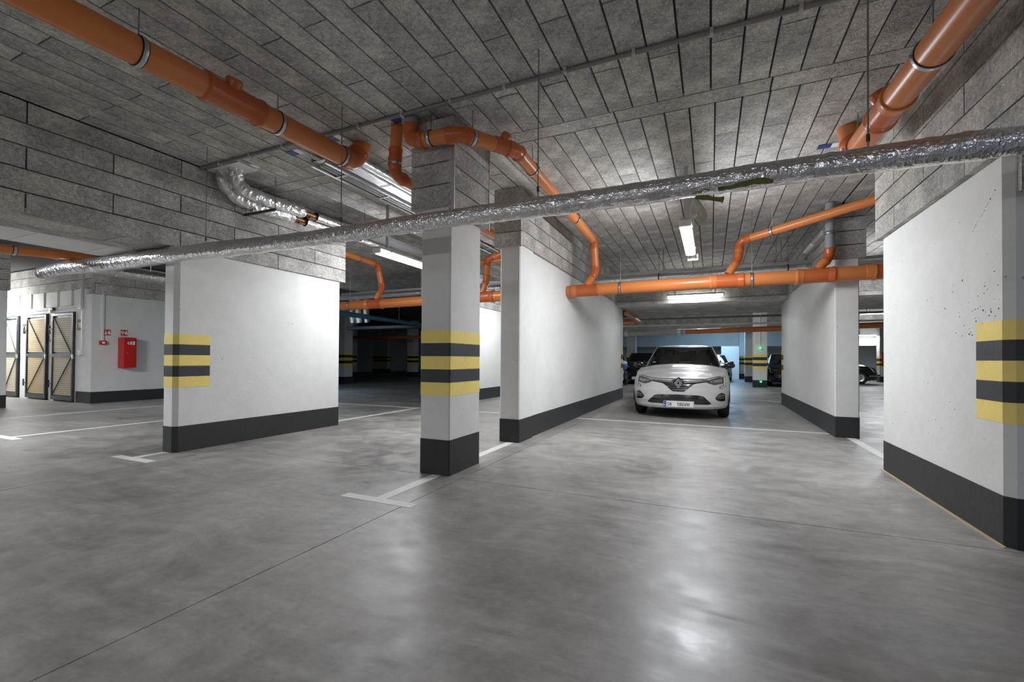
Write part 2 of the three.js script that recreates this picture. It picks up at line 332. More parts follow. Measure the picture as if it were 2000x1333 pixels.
// wall of the next row, seen past the column
const wn = structure('wall_left_far', 'white wall with a black base seen past the striped column', 'wall');
{
  mesh('wall_core', box(-5.95, -5.7, 0, 2.5, -14, -8.4), M.white, wn);
  mesh('beam_core', box(-5.95, -5.7, 2.5, CEIL, -14, -8.4), M.concrete, wn);
  mesh('baseboard', box(-5.955, -5.695, 0, 0.3, -14.004, -8.396), M.black, wn);
  clad(wn, 'x', -5.655, 1, -12.5, -8.4, 2.5, CEIL, { rowH: 0.2 });
  clad(wn, 'z', -8.35, 1, -5.98, -5.66, 2.5, CEIL, { rowH: 0.2 });
}
// cross beam behind the car, board faced, with concrete soffit
const cb = structure('ceiling_beam', 'concrete cross beam spanning the bays behind the white car', 'beam');
{
  mesh('beam_core', box(-2.33, 15.9, 2.56, CEIL, -15.4, -12.06), M.concrete, cb);
  clad(cb, 'z', -12.02, 1, -2.29, 1.6, 2.63, CEIL, { rowH: 0.25, len: 1.9, stagger: 0.9 });
  clad(cb, 'z', -12.02, 1, 2.0, 15.9, 2.63, CEIL, { rowH: 0.25, len: 1.9, stagger: 0.9 });
  mesh('soffit_edge', box(-2.32, 15.9, 2.545, 2.625, -12.3, -11.99), M.concrete, cb);
}

// ---------------------------------------------------------------- batten lights
function rectLight(parent, w, h, pos, look, k, colour) {
  const l = new THREE.RectAreaLight(colour, k, w, h); l.position.set(...pos); parent.add(l);
  l.lookAt(parent.localToWorld(V(pos[0] + look[0], pos[1] + look[1], pos[2] + look[2]))); return l;
}
// a suspended batten, its length along the local z axis; position = centre of the diffuser's underside
function batten(label, pos, turn, { len = 1.5, k = LAMP, colour = COOL, sides = true, drop = 0.7, group, glow = M.glow, stems = true } = {}) {
  const t = thing('batten_light', label, 'light', pos, group); t.rotation.y = turn; t.updateMatrixWorld(true);
  const hl = len / 2;
  mesh('housing', new RoundedBoxGeometry(0.135, 0.04, len + 0.05, 3, 0.015).translate(0, 0.085, 0), M.plasticGrey, t);
  mesh('diffuser', new RoundedBoxGeometry(0.125, 0.065, len, 4, 0.028).translate(0, 0.033, 0), glow, t);
  for (const s of [-1, 1]) mesh('end_cap', new RoundedBoxGeometry(0.13, 0.075, 0.03, 2, 0.01).translate(0, 0.045, s * (hl + 0.012)), M.plasticWhite, t);
  if (stems) for (const s of [-1, 1]) {
    mesh('suspension_profile', box(-0.02, 0.02, 0.1, drop, s * hl * 0.72 - 0.01, s * hl * 0.72 + 0.01), M.zinc, t);
    for (const c of [-1, 1]) mesh('clip', box(c * 0.066 - 0.006, c * 0.066 + 0.006, 0.055, 0.1, s * hl * 0.72 - 0.015, s * hl * 0.72 + 0.015), M.steel, t);
  }
  rectLight(t, 0.11, len, [0, -0.006, 0], [0, -1, 0], k, colour);
  if (sides) for (const s of [-1, 1]) { const l = rectLight(t, len, 0.05, [s * 0.068, 0.034, 0], [s, 0, 0], k * 0.8, colour); }
  return t;
}
const HANG = CEIL - 2.6;
batten('glowing batten light hung over the bay before the white car', [-0.27, 2.6, -6.13], 0, { drop: HANG });
batten('glowing batten light hung beside the striped column over the left bay', [-4.37, 2.6, -5.8], 0, { drop: HANG, k: LAMP * 0.7 });
batten('glowing batten light across the concrete beam behind the white car', [-0.37, 2.64, -11.85], Math.PI / 2, { len: 1.26, drop: CEIL - 2.64, sides: false, k: LAMP * 0.9 });
const AISLE = LAMP * 0.4;
batten('aisle batten light behind the photographer between the two beams', [-3.6, 2.6, 2.3], Math.PI / 2, { drop: HANG, k: AISLE });
batten('aisle batten light behind the photographer beside the right beam', [0.4, 2.6, 2.6], Math.PI / 2, { drop: HANG, k: AISLE });
batten('aisle batten light beyond the right beam', [4.2, 2.6, 0.6], 0, { drop: HANG, k: AISLE, colour: 0xc8d8ff });
batten('aisle batten light over the passage beside the lockers', [-9.4, 2.6, -0.7], Math.PI / 2, { drop: HANG, k: LAMP * 3 });
batten('bright batten light in the storage corridor', [-17.2, 2.3, -4.9], Math.PI / 2, { drop: CEIL - 2.3, k: LAMP * 1.1 });
batten('batten light by the white end beam in the far right aisle', [8.0, 2.5, -30.5], Math.PI / 2, { len: 1.3, drop: CEIL - 2.5, k: LAMP * 0.8, sides: false });
batten('batten light over the bay behind the far right wall', [3.7, 2.6, -10.6], 0, { drop: HANG });
batten('added bluish batten light out of view over the parked cars near the end beam', [0.6, 2.95, -27.5], Math.PI / 2, { drop: CEIL - 2.95, colour: BLUE, k: LAMP * 1.3 });  // added lamp, hidden by the beam, for the bluish light at the far end
batten('bluish batten light over the dim row behind the left wall', [-11.4, 2.6, -10.2], 0, { drop: HANG, colour: BLUE, k: LAMP * 0.3, sides: false });
batten('added batten light out of view high behind the concrete cross beam', [-0.4, 2.98, -18.6], Math.PI / 2, { drop: CEIL - 2.98, k: LAMP * 0.9 });  // unseen lamp added to brighten the columns and floor further back
batten('added batten light out of view high over the right aisle behind the cross beam', [6.2, 2.98, -22.0], Math.PI / 2, { drop: CEIL - 2.98, k: LAMP * 0.9 });  // unseen lamp added to lift the far right aisle
batten('batten light over the back of the left bay beside the middle wall', [-4.4, 2.6, -11.0], 0, { drop: HANG, k: LAMP * 0.6 });

// ---------------------------------------------------------------- drain pipes
function collar(parent, at, dir, r, len = 0.085, mat = M.pvcDark) {
  return mesh('coupling', lathe([[r * 0.98, -len / 2], [r * 1.09, -len / 2 + 0.006], [r * 1.09, len / 2 - 0.035], [r * 1.17, len / 2 - 0.03], [r * 1.17, len / 2 - 0.004], [r * 1.1, len / 2], [r * 0.98, len / 2]], at, dir), mat, parent);
}
function clampRod(parent, at, dir, r, top = CEIL, rodTilt = [0, 0], side = 0) {
  mesh('rubber_lining', lathe([[r, -0.02], [r + 0.005, -0.02], [r + 0.005, 0.02], [r, 0.02]], at, dir), M.rubber, parent);
  const ring = mesh('clamp', lathe([[r + 0.004, -0.013], [r + 0.009, -0.013], [r + 0.009, 0.013], [r + 0.004, 0.013]], at, dir), M.steel, parent);
  const d = dir.clone().normalize(), s = V(-d.z, 0, d.x).normalize();
  for (const k of [-1, 1]) { const c = at.clone().addScaledVector(s, k * (r + 0.014)); mesh('clamp_bolt', cyl(c.clone().add(V(0, -0.012, 0)), c.clone().add(V(0, 0.012, 0)), 0.007, 0.007, 6), M.zinc, ring); }
  if (top) mesh('hanger_rod', cyl(V(at.x, at.y + r, at.z), V(at.x + rodTilt[0], top, at.z + rodTilt[1]), 0.0045, 0.0045, 8), M.rod, parent);
}
// straight lengths with rounded elbows at the inner points
function run(parent, pts, r, { bend = 1.5, mats = [M.pvc, M.pvcDark], couple = true, first, last } = {}) {
  const n = pts.length; let from = pts[0].clone();
  for (let i = 0; i < n - 1; i++) {
    const a = pts[i], b = pts[i + 1], d = b.clone().sub(a).normalize();
    let to = b.clone();
    if (i < n - 2) {
      const d2 = pts[i + 2].clone().sub(b).normalize(), ang = Math.acos(THREE.MathUtils.clamp(d.dot(d2), -1, 1)), t = bend * r * Math.tan(ang / 2) + 0.02;
      to = b.clone().addScaledVector(d, -t); const q = b.clone().addScaledVector(d2, t), arc = [];
      const k = 12; for (let j = 0; j <= k; j++) { const s = j / k; arc.push(to.clone().multiplyScalar((1 - s) ** 2).add(b.clone().multiplyScalar(2 * s * (1 - s))).add(q.clone().multiplyScalar(s * s))); }
      const e = mesh('elbow', tube(arc, r * 1.04, 16, 26), mats[1], parent);
      if (couple) { collar(e, to.clone().addScaledVector(d, -0.02), d.clone().negate(), r, 0.085, mats[1]); collar(e, q.clone().addScaledVector(d2, 0.02), d2, r, 0.06, mats[1]); }
      mesh('pipe_length', cyl(from, to, r, r, 28), i === 0 && first ? first : mats[0], parent); from = q;
    } else mesh('pipe_length', cyl(from, to, r, r, 28), last || mats[0], parent);
  }
}
{ // big pipe under the ceiling of the left bay
  const p = thing('drain_pipe', 'large orange drain pipe under the ceiling ending in an upturned elbow by the silver trays', 'pipe'), r = 0.093, at = z => V(-3.4, 3.07 + (-z - 1.14) * 0.03, z);
  run(p, [at(0.8), at(-3.55), V(-3.4, CEIL, -3.68)], r, { bend: 1.3 });
  const f = mesh('cleaning_fitting', cyl(at(-2.12), at(-2.42), r * 1.05, r * 1.05, 28), M.pvcDark, p);
  collar(f, at(-2.1), V(0, 0, 1), r, 0.12); collar(f, at(-2.45), Z, r, 0.1);
  mesh('screw_cap', lathe([[0, 0.06], [0.055, 0.06], [0.06, 0.05], [0.06, 0.0], [0.05, -0.02]], at(-2.24).add(V(0.04, r * 0.8, 0)), V(0.35, 1, 0)), M.pvcDark, f);
  for (const z of [-1.64, -2.66, -3.385]) clampRod(p, at(z), Z, r);
}
{ // pipe dropping beside the column
  const p = thing('drain_pipe', 'orange pipe dropping from the ceiling beside the clad column and running back', 'pipe'), r = 0.058;
  run(p, [V(-2.8, CEIL, -3.5), V(-2.83, 2.9, -3.5), V(-2.83, 2.88, -5.8)], r, { bend: 1.4 });
  collar(p, V(-2.815, 3.1, -3.5), V(0, 1, 0), r, 0.1); collar(p, V(-2.825, 2.98, -3.5), V(0, 1, 0), r, 0.05);
  clampRod(p, V(-2.822, 3.0, -3.5), V(0, 1, 0), r, 0); clampRod(p, V(-2.83, 2.885, -4.9), Z, r);
}
{ // pipe looping in front of the column and along the middle wall
  const p = thing('drain_pipe', 'orange pipe passing before the clad column head and along the middle wall', 'pipe'), r = 0.067;
  run(p, [V(-2.575, CEIL, -3.42), V(-2.575, 3.135, -3.42), V(-2.06, 3.12, -3.445), V(-1.735, 3.13, -3.96), V(-1.82, 3.12, -7.46), V(-1.82, 2.62, -7.6), V(-1.97, 2.4, -7.62)], r, { bend: 1.15, first: M.pvcGrey });
  const c = mesh('branch_fitting', cyl(V(-1.87, 3.128, -3.75), V(-1.78, 3.13, -3.89), r * 1.08, r * 1.08, 24), M.pvcDark, p);
  mesh('screw_cap', lathe([[0, 0.075], [0.045, 0.075], [0.05, 0.066], [0.05, 0.03], [0.04, 0.0]], V(-1.8, 3.17, -3.82), V(0.5, 1, -0.2)), M.pvcDark, c);
  clampRod(p, V(-2.36, 3.129, -3.43), X, r); clampRod(p, V(-1.99, 3.121, -3.555), V(0.54, 0, -0.84), r);
  clampRod(p, V(-1.745, 3.13, -4.42), Z, r); clampRod(p, V(-1.78, 3.125, -6.2), Z, r);
}
{ // collecting main across the bays
  const p = thing('drain_pipe', 'long thick orange collecting pipe crossing the bays under the ceiling', 'pipe'), r = 0.1, at = x => V(x, 2.32 + x * 0.006, -7.62);
  mesh('pipe_length', cyl(at(-9.4), at(-2.585), r, r, 30), M.pvc, p);
  mesh('pipe_length', cyl(at(-2.325), at(9), r, r, 30), M.pvc, p);
  const wye = (x, side) => {
    const f = mesh('branch_fitting', cyl(at(x - 0.16), at(x + 0.17), r * 1.045, r * 1.045, 30), M.pvcDark, p);
    collar(f, at(x - 0.19), V(-1, 0, 0), r, 0.1, M.pvc); collar(f, at(x + 0.19), X, r, 0.09);
  };
  for (const x of [-6.66, -4.0, -2.0, 0.22, 1.36]) wye(x);
  collar(p, at(2.0), X, r, 0.12, M.pvc); mesh('branch_fitting', cyl(at(2.06), at(2.4), r * 1.05, r * 1.05, 30), M.pvcDark, p);
  for (const x of [-7.35, -5.2, -1.4, 0.56, 2.9, 5.2, 7.6]) clampRod(p, at(x), X, r);
}
{
  const p = thing('drain_pipe', 'orange pipe slanting from behind the right wall down into the collecting pipe', 'pipe'), r = 0.06;
  run(p, [V(2.15, 3.15, -6.75), V(0.4, 2.95, -7.72), V(0.375, 2.66, -7.68), V(0.24, 2.43, -7.62)], r, { bend: 1.6 });
  clampRod(p, V(0.81, 2.997, -7.493), V(1.75, 0.2, 0.97), r, CEIL, [0, 0.1]);
}
{
  const p = thing('drain_pipe', 'short grey and orange downpipe beside the far right pier', 'pipe'), r = 0.06;
  run(p, [V(1.55, 3.36, -7.66), V(1.545, 2.6, -7.66), V(1.4, 2.42, -7.63)], r, { bend: 1.5, first: M.pvcGrey });
  clampRod(p, V(1.547, 2.93, -7.66), V(0, 1, 0), r, 0);
}
{
  const p = thing('drain_pipe', 'orange pipe bending down behind the left wall into the collecting pipe', 'pipe'), r = 0.06;
  run(p, [V(-6.44, 3.14, -5.9), V(-6.48, 3.09, -7.5), V(-6.46, 2.6, -7.62), V(-6.62, 2.4, -7.62)], r, { bend: 1.6 });
  clampRod(p, V(-6.466, 3.106, -6.95), Z, r);
}
{
  const p = thing('drain_pipe', 'orange downpipe with a cross branch between the column and the middle wall', 'pipe'), r = 0.06;
  run(p, [V(-3.45, 3.13, -7.62), V(-3.93, 3.02, -7.62), V(-3.94, 2.62, -7.62), V(-4.02, 2.4, -7.62)], r, { bend: 1.4, mats: [M.pvc, M.pvcDark] });
  mesh('branch_pipe', cyl(V(-4.6, 2.98, -7.68), V(-3.3, 3.0, -7.68), 0.05, 0.05, 22), M.pvc, p);
  clampRod(p, V(-3.4, 3.0, -7.68), X, 0.05);
}
{ // big pipe beside the right beam
  const p = thing('drain_pipe', 'large orange drain pipe beside the right beam with a steel clamp', 'pipe'), r = 0.098, at = z => V(1.22, 2.93 + (-z - 2.8) * 0.055, z);
  run(p, [at(0.4), at(-5.05), V(1.22, CEIL, -5.28)], r, { bend: 1.3 });
  const f = mesh('cleaning_fitting', cyl(at(-4.08), at(-4.32), r * 1.05, r * 1.05, 30), M.pvcDark, p);
  collar(f, at(-4.05), V(0, 0, 1), r, 0.1, M.pvc); collar(f, at(-4.36), Z, r, 0.09);
  mesh('screw_cap', lathe([[0, 0.06], [0.055, 0.06], [0.06, 0.05], [0.06, 0.0], [0.05, -0.02]], at(-4.2).add(V(-0.05, r * 0.8, 0)), V(-0.5, 1, 0)), M.pvcDark, f);
  clampRod(p, at(-3.47), Z, r); clampRod(p, at(-4.98), Z, r); clampRod(p, at(-2.6), Z, r);
}
{
  const p = thing('drain_pipe', 'orange pipe along the passage beam near the lockers', 'pipe'), r = 0.058, at = z => V(-7.8, 2.392 + (-z - 2.39) * 0.08, z);
  run(p, [at(0.5), at(-3.42), V(-7.8, CEIL, -3.5)], r, { bend: 1.3 }); collar(p, at(-2.86), Z, r, 0.09, M.pvc); clampRod(p, at(-2.5), Z, r, 0);
  clampRod(p, at(-1.2), Z, r, 0);
}
{
  const p = thing('drain_pipe', 'dull orange pipe sloping away at the corner of the middle wall', 'pipe'), r = 0.07;
  run(p, [V(-2.2, 2.42, -12.9), V(-2.25, 2.40, -15.7), V(-4.4, 2.38, -15.8)], r, { bend: 1.2 }); clampRod(p, V(-2.22, 2.41, -14.2), Z, r, 2.56);
}

// ---------------------------------------------------------------- foil-wrapped pipes
let hs = 5; const hash3 = (i, j, k) => { let h = Math.imul(i, 374761393) ^ Math.imul(j, 668265263) ^ Math.imul(k, 2147483647); h = Math.imul(h ^ (h >>> 13), 1274126177); return ((h ^ (h >>> 16)) >>> 0) / 4294967296; };
function n3(x, y, z) {
  const i = Math.floor(x), j = Math.floor(y), k = Math.floor(z), s = t => t * t * (3 - 2 * t), u = s(x - i), v = s(y - j), w = s(z - k), L = (a, b, t) => a + (b - a) * t;
  return L(L(L(hash3(i, j, k), hash3(i + 1, j, k), u), L(hash3(i, j + 1, k), hash3(i + 1, j + 1, k), u), v), L(L(hash3(i, j, k + 1), hash3(i + 1, j, k + 1), u), L(hash3(i, j + 1, k + 1), hash3(i + 1, j + 1, k + 1), u), v), w);
}
// a crumpled tube; dent(s, angle) may press it in
function foilTube(points, r, step, rad, amp, sag = 0, swell = null) {
  const curve = new THREE.CatmullRomCurve3(points, false, 'centripetal'), n = Math.max(8, Math.round(curve.getLength() / step));
  const g = new THREE.TubeGeometry(curve, n, r, rad, false), p = g.attributes.position, nm = g.attributes.normal, uv = g.attributes.uv, L = curve.getLength();
  for (let i = 0; i < p.count; i++) {
    const x = p.getX(i), y = p.getY(i), z = p.getZ(i);
    const a = n3(x * 26, y * 26, z * 26) - 0.5, b = 1 - Math.abs(2 * n3(x * 9 + 7, y * 22, z * 22) - 1), c = n3(x * 5, y * 5 + 3, z * 5) - 0.5, d = n3(x * 60, y * 60, z * 60) - 0.5;
    const k = amp * (1.1 * a + 0.9 * (b - 0.5) + 1.6 * c + 0.5 * d) + (swell ? swell(x) : 0);
    p.setXYZ(i, x + nm.getX(i) * k, y + nm.getY(i) * k - sag * Math.max(0, n3(x * 1.3, 1, 1) - 0.4) * (nm.getY(i) < -0.2 ? 1 : 0), z + nm.getZ(i) * k);
    uv.setXY(i, uv.getX(i) * L, uv.getY(i) * 2 * Math.PI * r);
  }
  g.computeVertexNormals(); return g;
}
{
  const p = thing('insulated_pipe', 'long foil-wrapped pipe hanging across the whole hall on thin rods', 'pipe');
  const yAt = x => 2.208 - 0.0035 * x + (x < -3 ? (-3 - x) * 0.010 : 0);
  const pts = []; for (let x = 4.5; x > -8.45; x -= 0.5) pts.push(V(x, yAt(x) + 0.006 * Math.sin(x * 2.1), -3.04));
  pts.push(V(-8.58, 2.275, -3.055), V(-8.75, 2.31, -3.13), V(-8.82, 2.40, -3.26), V(-8.80, 2.475, -3.44), V(-8.77, 2.49, -3.7), V(-8.75, 2.475, -4.2), V(-8.75, 2.46, -5.6));
  mesh('foil_jacket', foilTube(pts, 0.07, 0.011, 44, 0.0055, 0.014, x => 0.02 * THREE.MathUtils.smoothstep(-x, 3, 7)), M.foil, p);
  mesh('hanger_rod', cyl(V(-8.75, 2.53, -4.45), V(-8.75, CEIL, -4.45), 0.005, 0.005, 8), M.plasticWhite, p);
  for (const x of [-4.97, -3.05, -1.155, 0.79]) {
    const y = yAt(x);
    mesh('hanger_rod', cyl(V(x, y + 0.06, -3.04), V(x, CEIL, -3.04), 0.0048, 0.0048, 8), M.rod, p);
    mesh('rod_coupler', cyl(V(x, y + 0.11, -3.04), V(x, y + 0.15, -3.04), 0.0095, 0.0095, 8), M.darkSteel, p);
  }
  // torn place with the wool showing
  const w = foilTube([V(0.04, 2.143, -3.0), V(0.10, 2.147, -2.996), V(0.18, 2.153, -2.985), V(0.26, 2.158, -2.982), V(0.33, 2.15, -2.995)], 0.009, 0.005, 14, 0.009);
  mesh('exposed_wool', w, M.wool, p).userData.label = 'greenish mineral wool showing at a tear';
  mesh('wool_scrap', foilTube([V(-0.09, 2.12, -3.0), V(-0.03, 2.105, -2.99), V(0.03, 2.085, -2.985), V(0.065, 2.075, -2.98)], 0.009, 0.005, 12, 0.011), M.wool, p);
  mesh('wool_scrap', foilTube([V(-0.10, 2.12, -3.02), V(-0.07, 2.07, -3.02), V(-0.05, 2.02, -3.02), V(-0.055, 1.985, -3.02), V(-0.085, 1.965, -3.02)], 0.012, 0.004, 12, 0.013), M.woolLight, p);
}
{ // pair of ducts that leave the ceiling next to the left beam
  for (const [dx, label, r] of [[0, 'foil duct bulging from the ceiling beside the left board-clad beam', 0.086], [0.215, 'foil duct bending from the ceiling along the outer side of its twin', 0.076]]) {
    const p = thing('insulated_duct', label, 'duct');
    const x = -5.43 + dx;
    const P = [V(x, CEIL - 0.012, -3.52), V(x, 3.26, -3.53), V(x - 0.005, 3.16, -3.62), V(x, 3.09 + dx * 0.15, -3.8), V(x, 3.085 + dx * 0.2, -4.0), V(x, 3.1 + dx * 0.2, -4.5), V(x, 3.11 + dx * 0.2, -6.6)];
    mesh('foil_jacket', foilTube(P.slice(0, 6), r, 0.011, 30, 0.016), M.foil, p);
    mesh('foil_jacket', foilTube([V(x, 3.1 + dx * 0.2, -4.72), V(x, 3.105 + dx * 0.2, -5.2), V(x, 3.11 + dx * 0.2, -6.6)], r * 0.8, 0.012, 26, 0.005), M.foil, p);
    const v = mesh('valve_body', cyl(V(x, 3.1 + dx * 0.2, -4.5), V(x, 3.1 + dx * 0.2, -4.74), 0.025, 0.025, 16), M.brass, p);
    mesh('valve_lever', box(x - 0.012, x + 0.05, 3.035 + dx * 0.2, 3.05 + dx * 0.2, -4.68, -4.58), M.brass, v);
    mesh('valve_stem', cyl(V(x, 3.03 + dx * 0.2, -4.62), V(x, 3.1 + dx * 0.2, -4.62), 0.014, 0.014, 10), M.brass, v);
  }
  const b = thing('pipe_bracket', 'dark steel bracket bar carrying the two foil ducts', 'bracket');
  mesh('bar', box(-5.56, -4.98, 2.945, 2.972, -3.9, -3.87), M.darkSteel, b);
  mesh('hanger_rod', cyl(V(-4.99, 2.96, -3.885), V(-4.99, CEIL, -3.885), 0.005, 0.005, 8), M.rod, b);
  mesh('hanger_rod', cyl(V(-5.545, 2.96, -3.885), V(-5.545, CEIL, -3.885), 0.005, 0.005, 8), M.rod, b);
  const f = thing('ceiling_flange', 'pale mortar collar around the foil ducts at the ceiling', 'collar');
  mesh('mortar_pad', new RoundedBoxGeometry(0.56, 0.02, 0.26, 2, 0.008).translate(-5.27, CEIL - 0.008, -3.52), M.plasticWhite, f);
}
{ // cable trays and ducts running back over the left bay
  const t = thing('cable_tray', 'wide silver cable tray running back beneath the ceiling of the left bay', 'tray');
  mesh('tray_floor', box(-4.08, -3.87, 3.285, 3.289, -11.6, -3.62), M.zinc, t);
  for (const x of [-4.08, -3.87]) { mesh('side_flange', box(x - 0.004, x + 0.004, 3.245, 3.33, -11.6, -3.62), M.zinc, t); mesh('lip', box(x - 0.014, x + 0.014, 3.24, 3.247, -11.6, -3.62), M.foilSmooth, t); }
  for (const x of [-4.03, -3.975, -3.92]) mesh('cable', cyl(V(x, 3.272, -11.6), V(x, 3.272, -3.7), 0.017, 0.017, 10), M.plasticGrey, t);
  for (let i = 0; i < 10; i++) mesh('tray_rung', box(-4.08, -3.87, 3.248, 3.258, -4.0 - i * 0.75, -3.97 - i * 0.75), M.steel, t);
  for (let i = 0; i < 4; i++) mesh('hanger_rod', cyl(V(-3.97, 3.26, -4.4 - i * 1.6), V(-3.97, CEIL, -4.4 - i * 1.6), 0.005, 0.005, 8), M.rod, t);
  const d = thing('ventilation_duct', 'flat silver duct beside the cable tray of the left bay', 'duct');
  mesh('duct_body', new RoundedBoxGeometry(0.17, 0.09, 7.9, 3, 0.02).translate(-3.71, 3.29, -7.65), M.foilSmooth, d);
  for (let i = 0; i < 5; i++) mesh('joint_band', new RoundedBoxGeometry(0.185, 0.105, 0.06, 2, 0.02).translate(-3.71, 3.29, -4.4 - i * 1.4), M.foil, d);
  mesh('duct_clip', box(-3.8, -3.62, 3.33, CEIL, -4.6, -4.57), M.zinc, d); mesh('duct_clip', box(-3.8, -3.62, 3.33, CEIL, -7.6, -7.57), M.zinc, d);
  const e = thing('insulated_pipe', 'slim foil pipe beside the flat silver duct near the striped column', 'pipe');
  mesh('foil_jacket', foilTube([V(-3.55, 3.28, -3.78), V(-3.54, 3.275, -6), V(-3.54, 3.275, -11.5)], 0.046, 0.03, 18, 0.004), M.foilSmooth, e);
  for (const z of [-4.5, -6.5, -8.5]) mesh('pipe_clip', box(-3.6, -3.49, 3.32, CEIL - 0.003, z - 0.012, z + 0.012), M.zinc, e);
  const g = thing('cable_tray', 'narrow silver tray over the lit batten of the left bay', 'tray');
  mesh('tray_floor', box(-4.97, -4.72, 3.0, 3.004, -11.5, -4.95), M.zinc, g);
  for (const x of [-4.97, -4.72]) mesh('side_flange', box(x - 0.003, x + 0.003, 3.0, 3.05, -11.5, -4.95), M.zinc, g);
  for (const z of [-5.3, -7, -9]) mesh('hanger_rod', cyl(V(-4.845, 3, z), V(-4.845, CEIL, z), 0.005, 0.005, 8), M.rod, g);
}
{ // services crossing behind the collecting pipe
  const a = thing('insulated_pipe', 'thick silver foil pipe crossing behind the orange collecting pipe', 'pipe');
  mesh('foil_jacket', foilTube([V(-9.6, 2.76, -9.3), V(-6.0, 2.755, -9.3), V(-3, 2.75, -9.3), V(0, 2.745, -9.3), V(3, 2.75, -9.3), V(9, 2.75, -9.3)], 0.075, 0.03, 20, 0.004), M.foilSmooth, a);
  for (const x of [-8, -6.4, -4.4, -0.95, 1.25, 3.2, 6]) { mesh('sling', lathe([[0.076, -0.012], [0.084, -0.012], [0.084, 0.012], [0.076, 0.012]], V(x, 2.75, -9.3), X), M.darkSteel, a); mesh('hanger_rod', cyl(V(x, 2.82, -9.3), V(x, CEIL, -9.3), 0.004, 0.004, 8), M.rod, a); }
  const b = thing('cable_tray', 'long grey tray above the silver pipe behind the collecting pipe', 'tray');
  mesh('tray_floor', box(-9.6, 9, 2.88, 2.885, -9.85, -9.6), M.zinc, b); for (const z of [-9.85, -9.6]) mesh('side_flange', box(-9.6, 9, 2.88, 2.94, z - 0.003, z + 0.003), M.zinc, b);
  for (const x of [-7.2, -5, -0.9, 1.2, 3.6]) mesh('hanger_rod', cyl(V(x, 2.88, -9.72), V(x, CEIL, -9.72), 0.005, 0.005, 8), M.rod, b);
  const c = thing('insulated_pipe', 'slender silver pipe below the thick foil pipe across the bays', 'pipe');
  mesh('foil_jacket', cyl(V(-2.33, 2.63, -9.55), V(9, 2.63, -9.55), 0.032, 0.032, 16), M.foilSmooth, c);
  for (const x of [-0.9, 1.1, 3.4]) mesh('hanger_rod', cyl(V(x, 2.65, -9.55), V(x, CEIL, -9.55), 0.004, 0.004, 8), M.rod, c);
}
{ // conduit along the ceiling
  const p = thing('cable_conduit', 'thin grey conduit clipped across the ceiling boards', 'conduit');
  mesh('tube', cyl(V(-5.57, CEIL - 0.02, -3.325), V(1.7, CEIL - 0.02, -3.325), 0.0165, 0.0165, 14), M.conduit, p);
  for (let x = -5.2; x < 1.6; x += 0.52) mesh('saddle_clip', box(x - 0.012, x + 0.012, CEIL - 0.04, CEIL, -3.35, -3.30), M.plasticGrey, p);
}
// fire-seal stickers where pipes pass the ceiling
const stick = [[-5.0, -3.56, 'blue and white sticker on the ceiling next to the mortar collar'], [-4.2, -3.5, 'blue and white sticker on the ceiling before the wide cable tray'], [-3.55, -3.44, 'blue and white sticker by the upturned elbow of the large orange pipe'], [-2.68, -3.41, 'blue and white sticker on the ceiling between conduit and column head'], [1.12, -5.62, 'blue and white sticker by the end of the right orange pipe']];
for (const [x, z, label] of stick) {
  const s = thing('warning_sticker', label, 'sticker');
  mesh('blue_field', box(x - 0.09, x + 0.03, CEIL - 0.006, CEIL - 0.001, z - 0.05, z + 0.05), M.signBlue, s);
  mesh('white_field', box(x + 0.03, x + 0.10, CEIL - 0.006, CEIL - 0.001, z - 0.05, z + 0.05), M.signWhite, s);
}
{ // small detector hung behind the lamp
  const s = thing('gas_detector', 'small white detector box hung below the ceiling behind the bay light', 'detector');
  mesh('stem', cyl(V(-0.245, 2.66, -7.05), V(-0.245, CEIL, -7.05), 0.008, 0.008, 10), M.zinc, s);
  mesh('box_body', new RoundedBoxGeometry(0.15, 0.10, 0.06, 3, 0.015).translate(-0.245, 2.61, -7.05), M.plasticWhite, s);
  for (const x of [-0.04, 0.04]) mesh('grille_port', cyl(V(-0.245 + x, 2.6, -7.02), V(-0.245 + x, 2.6, -7.014), 0.02, 0.02, 14), M.plasticGrey, s);
}
{ // added box in place of the lit beam edge on the far right wall
  const b = thing('batten_light', 'grey box added in place of the beam edge on the boards of the far right wall', 'light');
  mesh('housing', new RoundedBoxGeometry(0.1, 0.07, 1.3, 3, 0.015).translate(1.55, 3.02, -8.6), M.plasticGrey, b);
  mesh('diffuser', new RoundedBoxGeometry(0.08, 0.05, 0.6, 3, 0.02).translate(1.5, 3.0, -8.9), M.plasticWhite, b);
}

// ---------------------------------------------------------------- floor markings
function line(name, label, quads, group) {
  const t = thing(name, label, 'marking', [0, 0, 0], group);
  quads.forEach(([x0, x1, z0, z1], i) => mesh(i ? 'stem_line' : 'cross_line', box(x0, x1, 0.0004, 0.0026, z0, z1, x0 * 3, z0), M.marking, t));
}
line('parking_mark', 'white T-shaped bay mark before the free-standing column', [[-2.70, -2.02, -2.805, -2.71], [-2.415, -2.315, -3.585, -2.805]]);
line('parking_mark', 'white T-shaped bay mark before the left wall stub', [[-6.02, -5.35, -2.80, -2.705], [-5.80, -5.70, -3.105, -2.80]]);
line('parking_mark', 'white T-shaped bay mark out in the passage toward the lockers', [[-9.0, -8.35, -2.80, -2.70], [-8.71, -8.61, -8.2, -2.80]]);
line('parking_mark', 'white bay line crossing in front of the parked white car', [[-2.3, 1.63, -8.22, -8.12]]);
line('parking_mark', 'white bay line linking column and middle wall', [[-2.47, -2.37, -5.4, -4.2]]);
line('parking_mark', 'white bay line linking the two right walls', [[1.77, 1.88, -7.82, -5.73]]);
line('parking_mark', 'white bay line running back from the left wall stub', [[-6.02, -5.92, -8.35, -5.66]]);
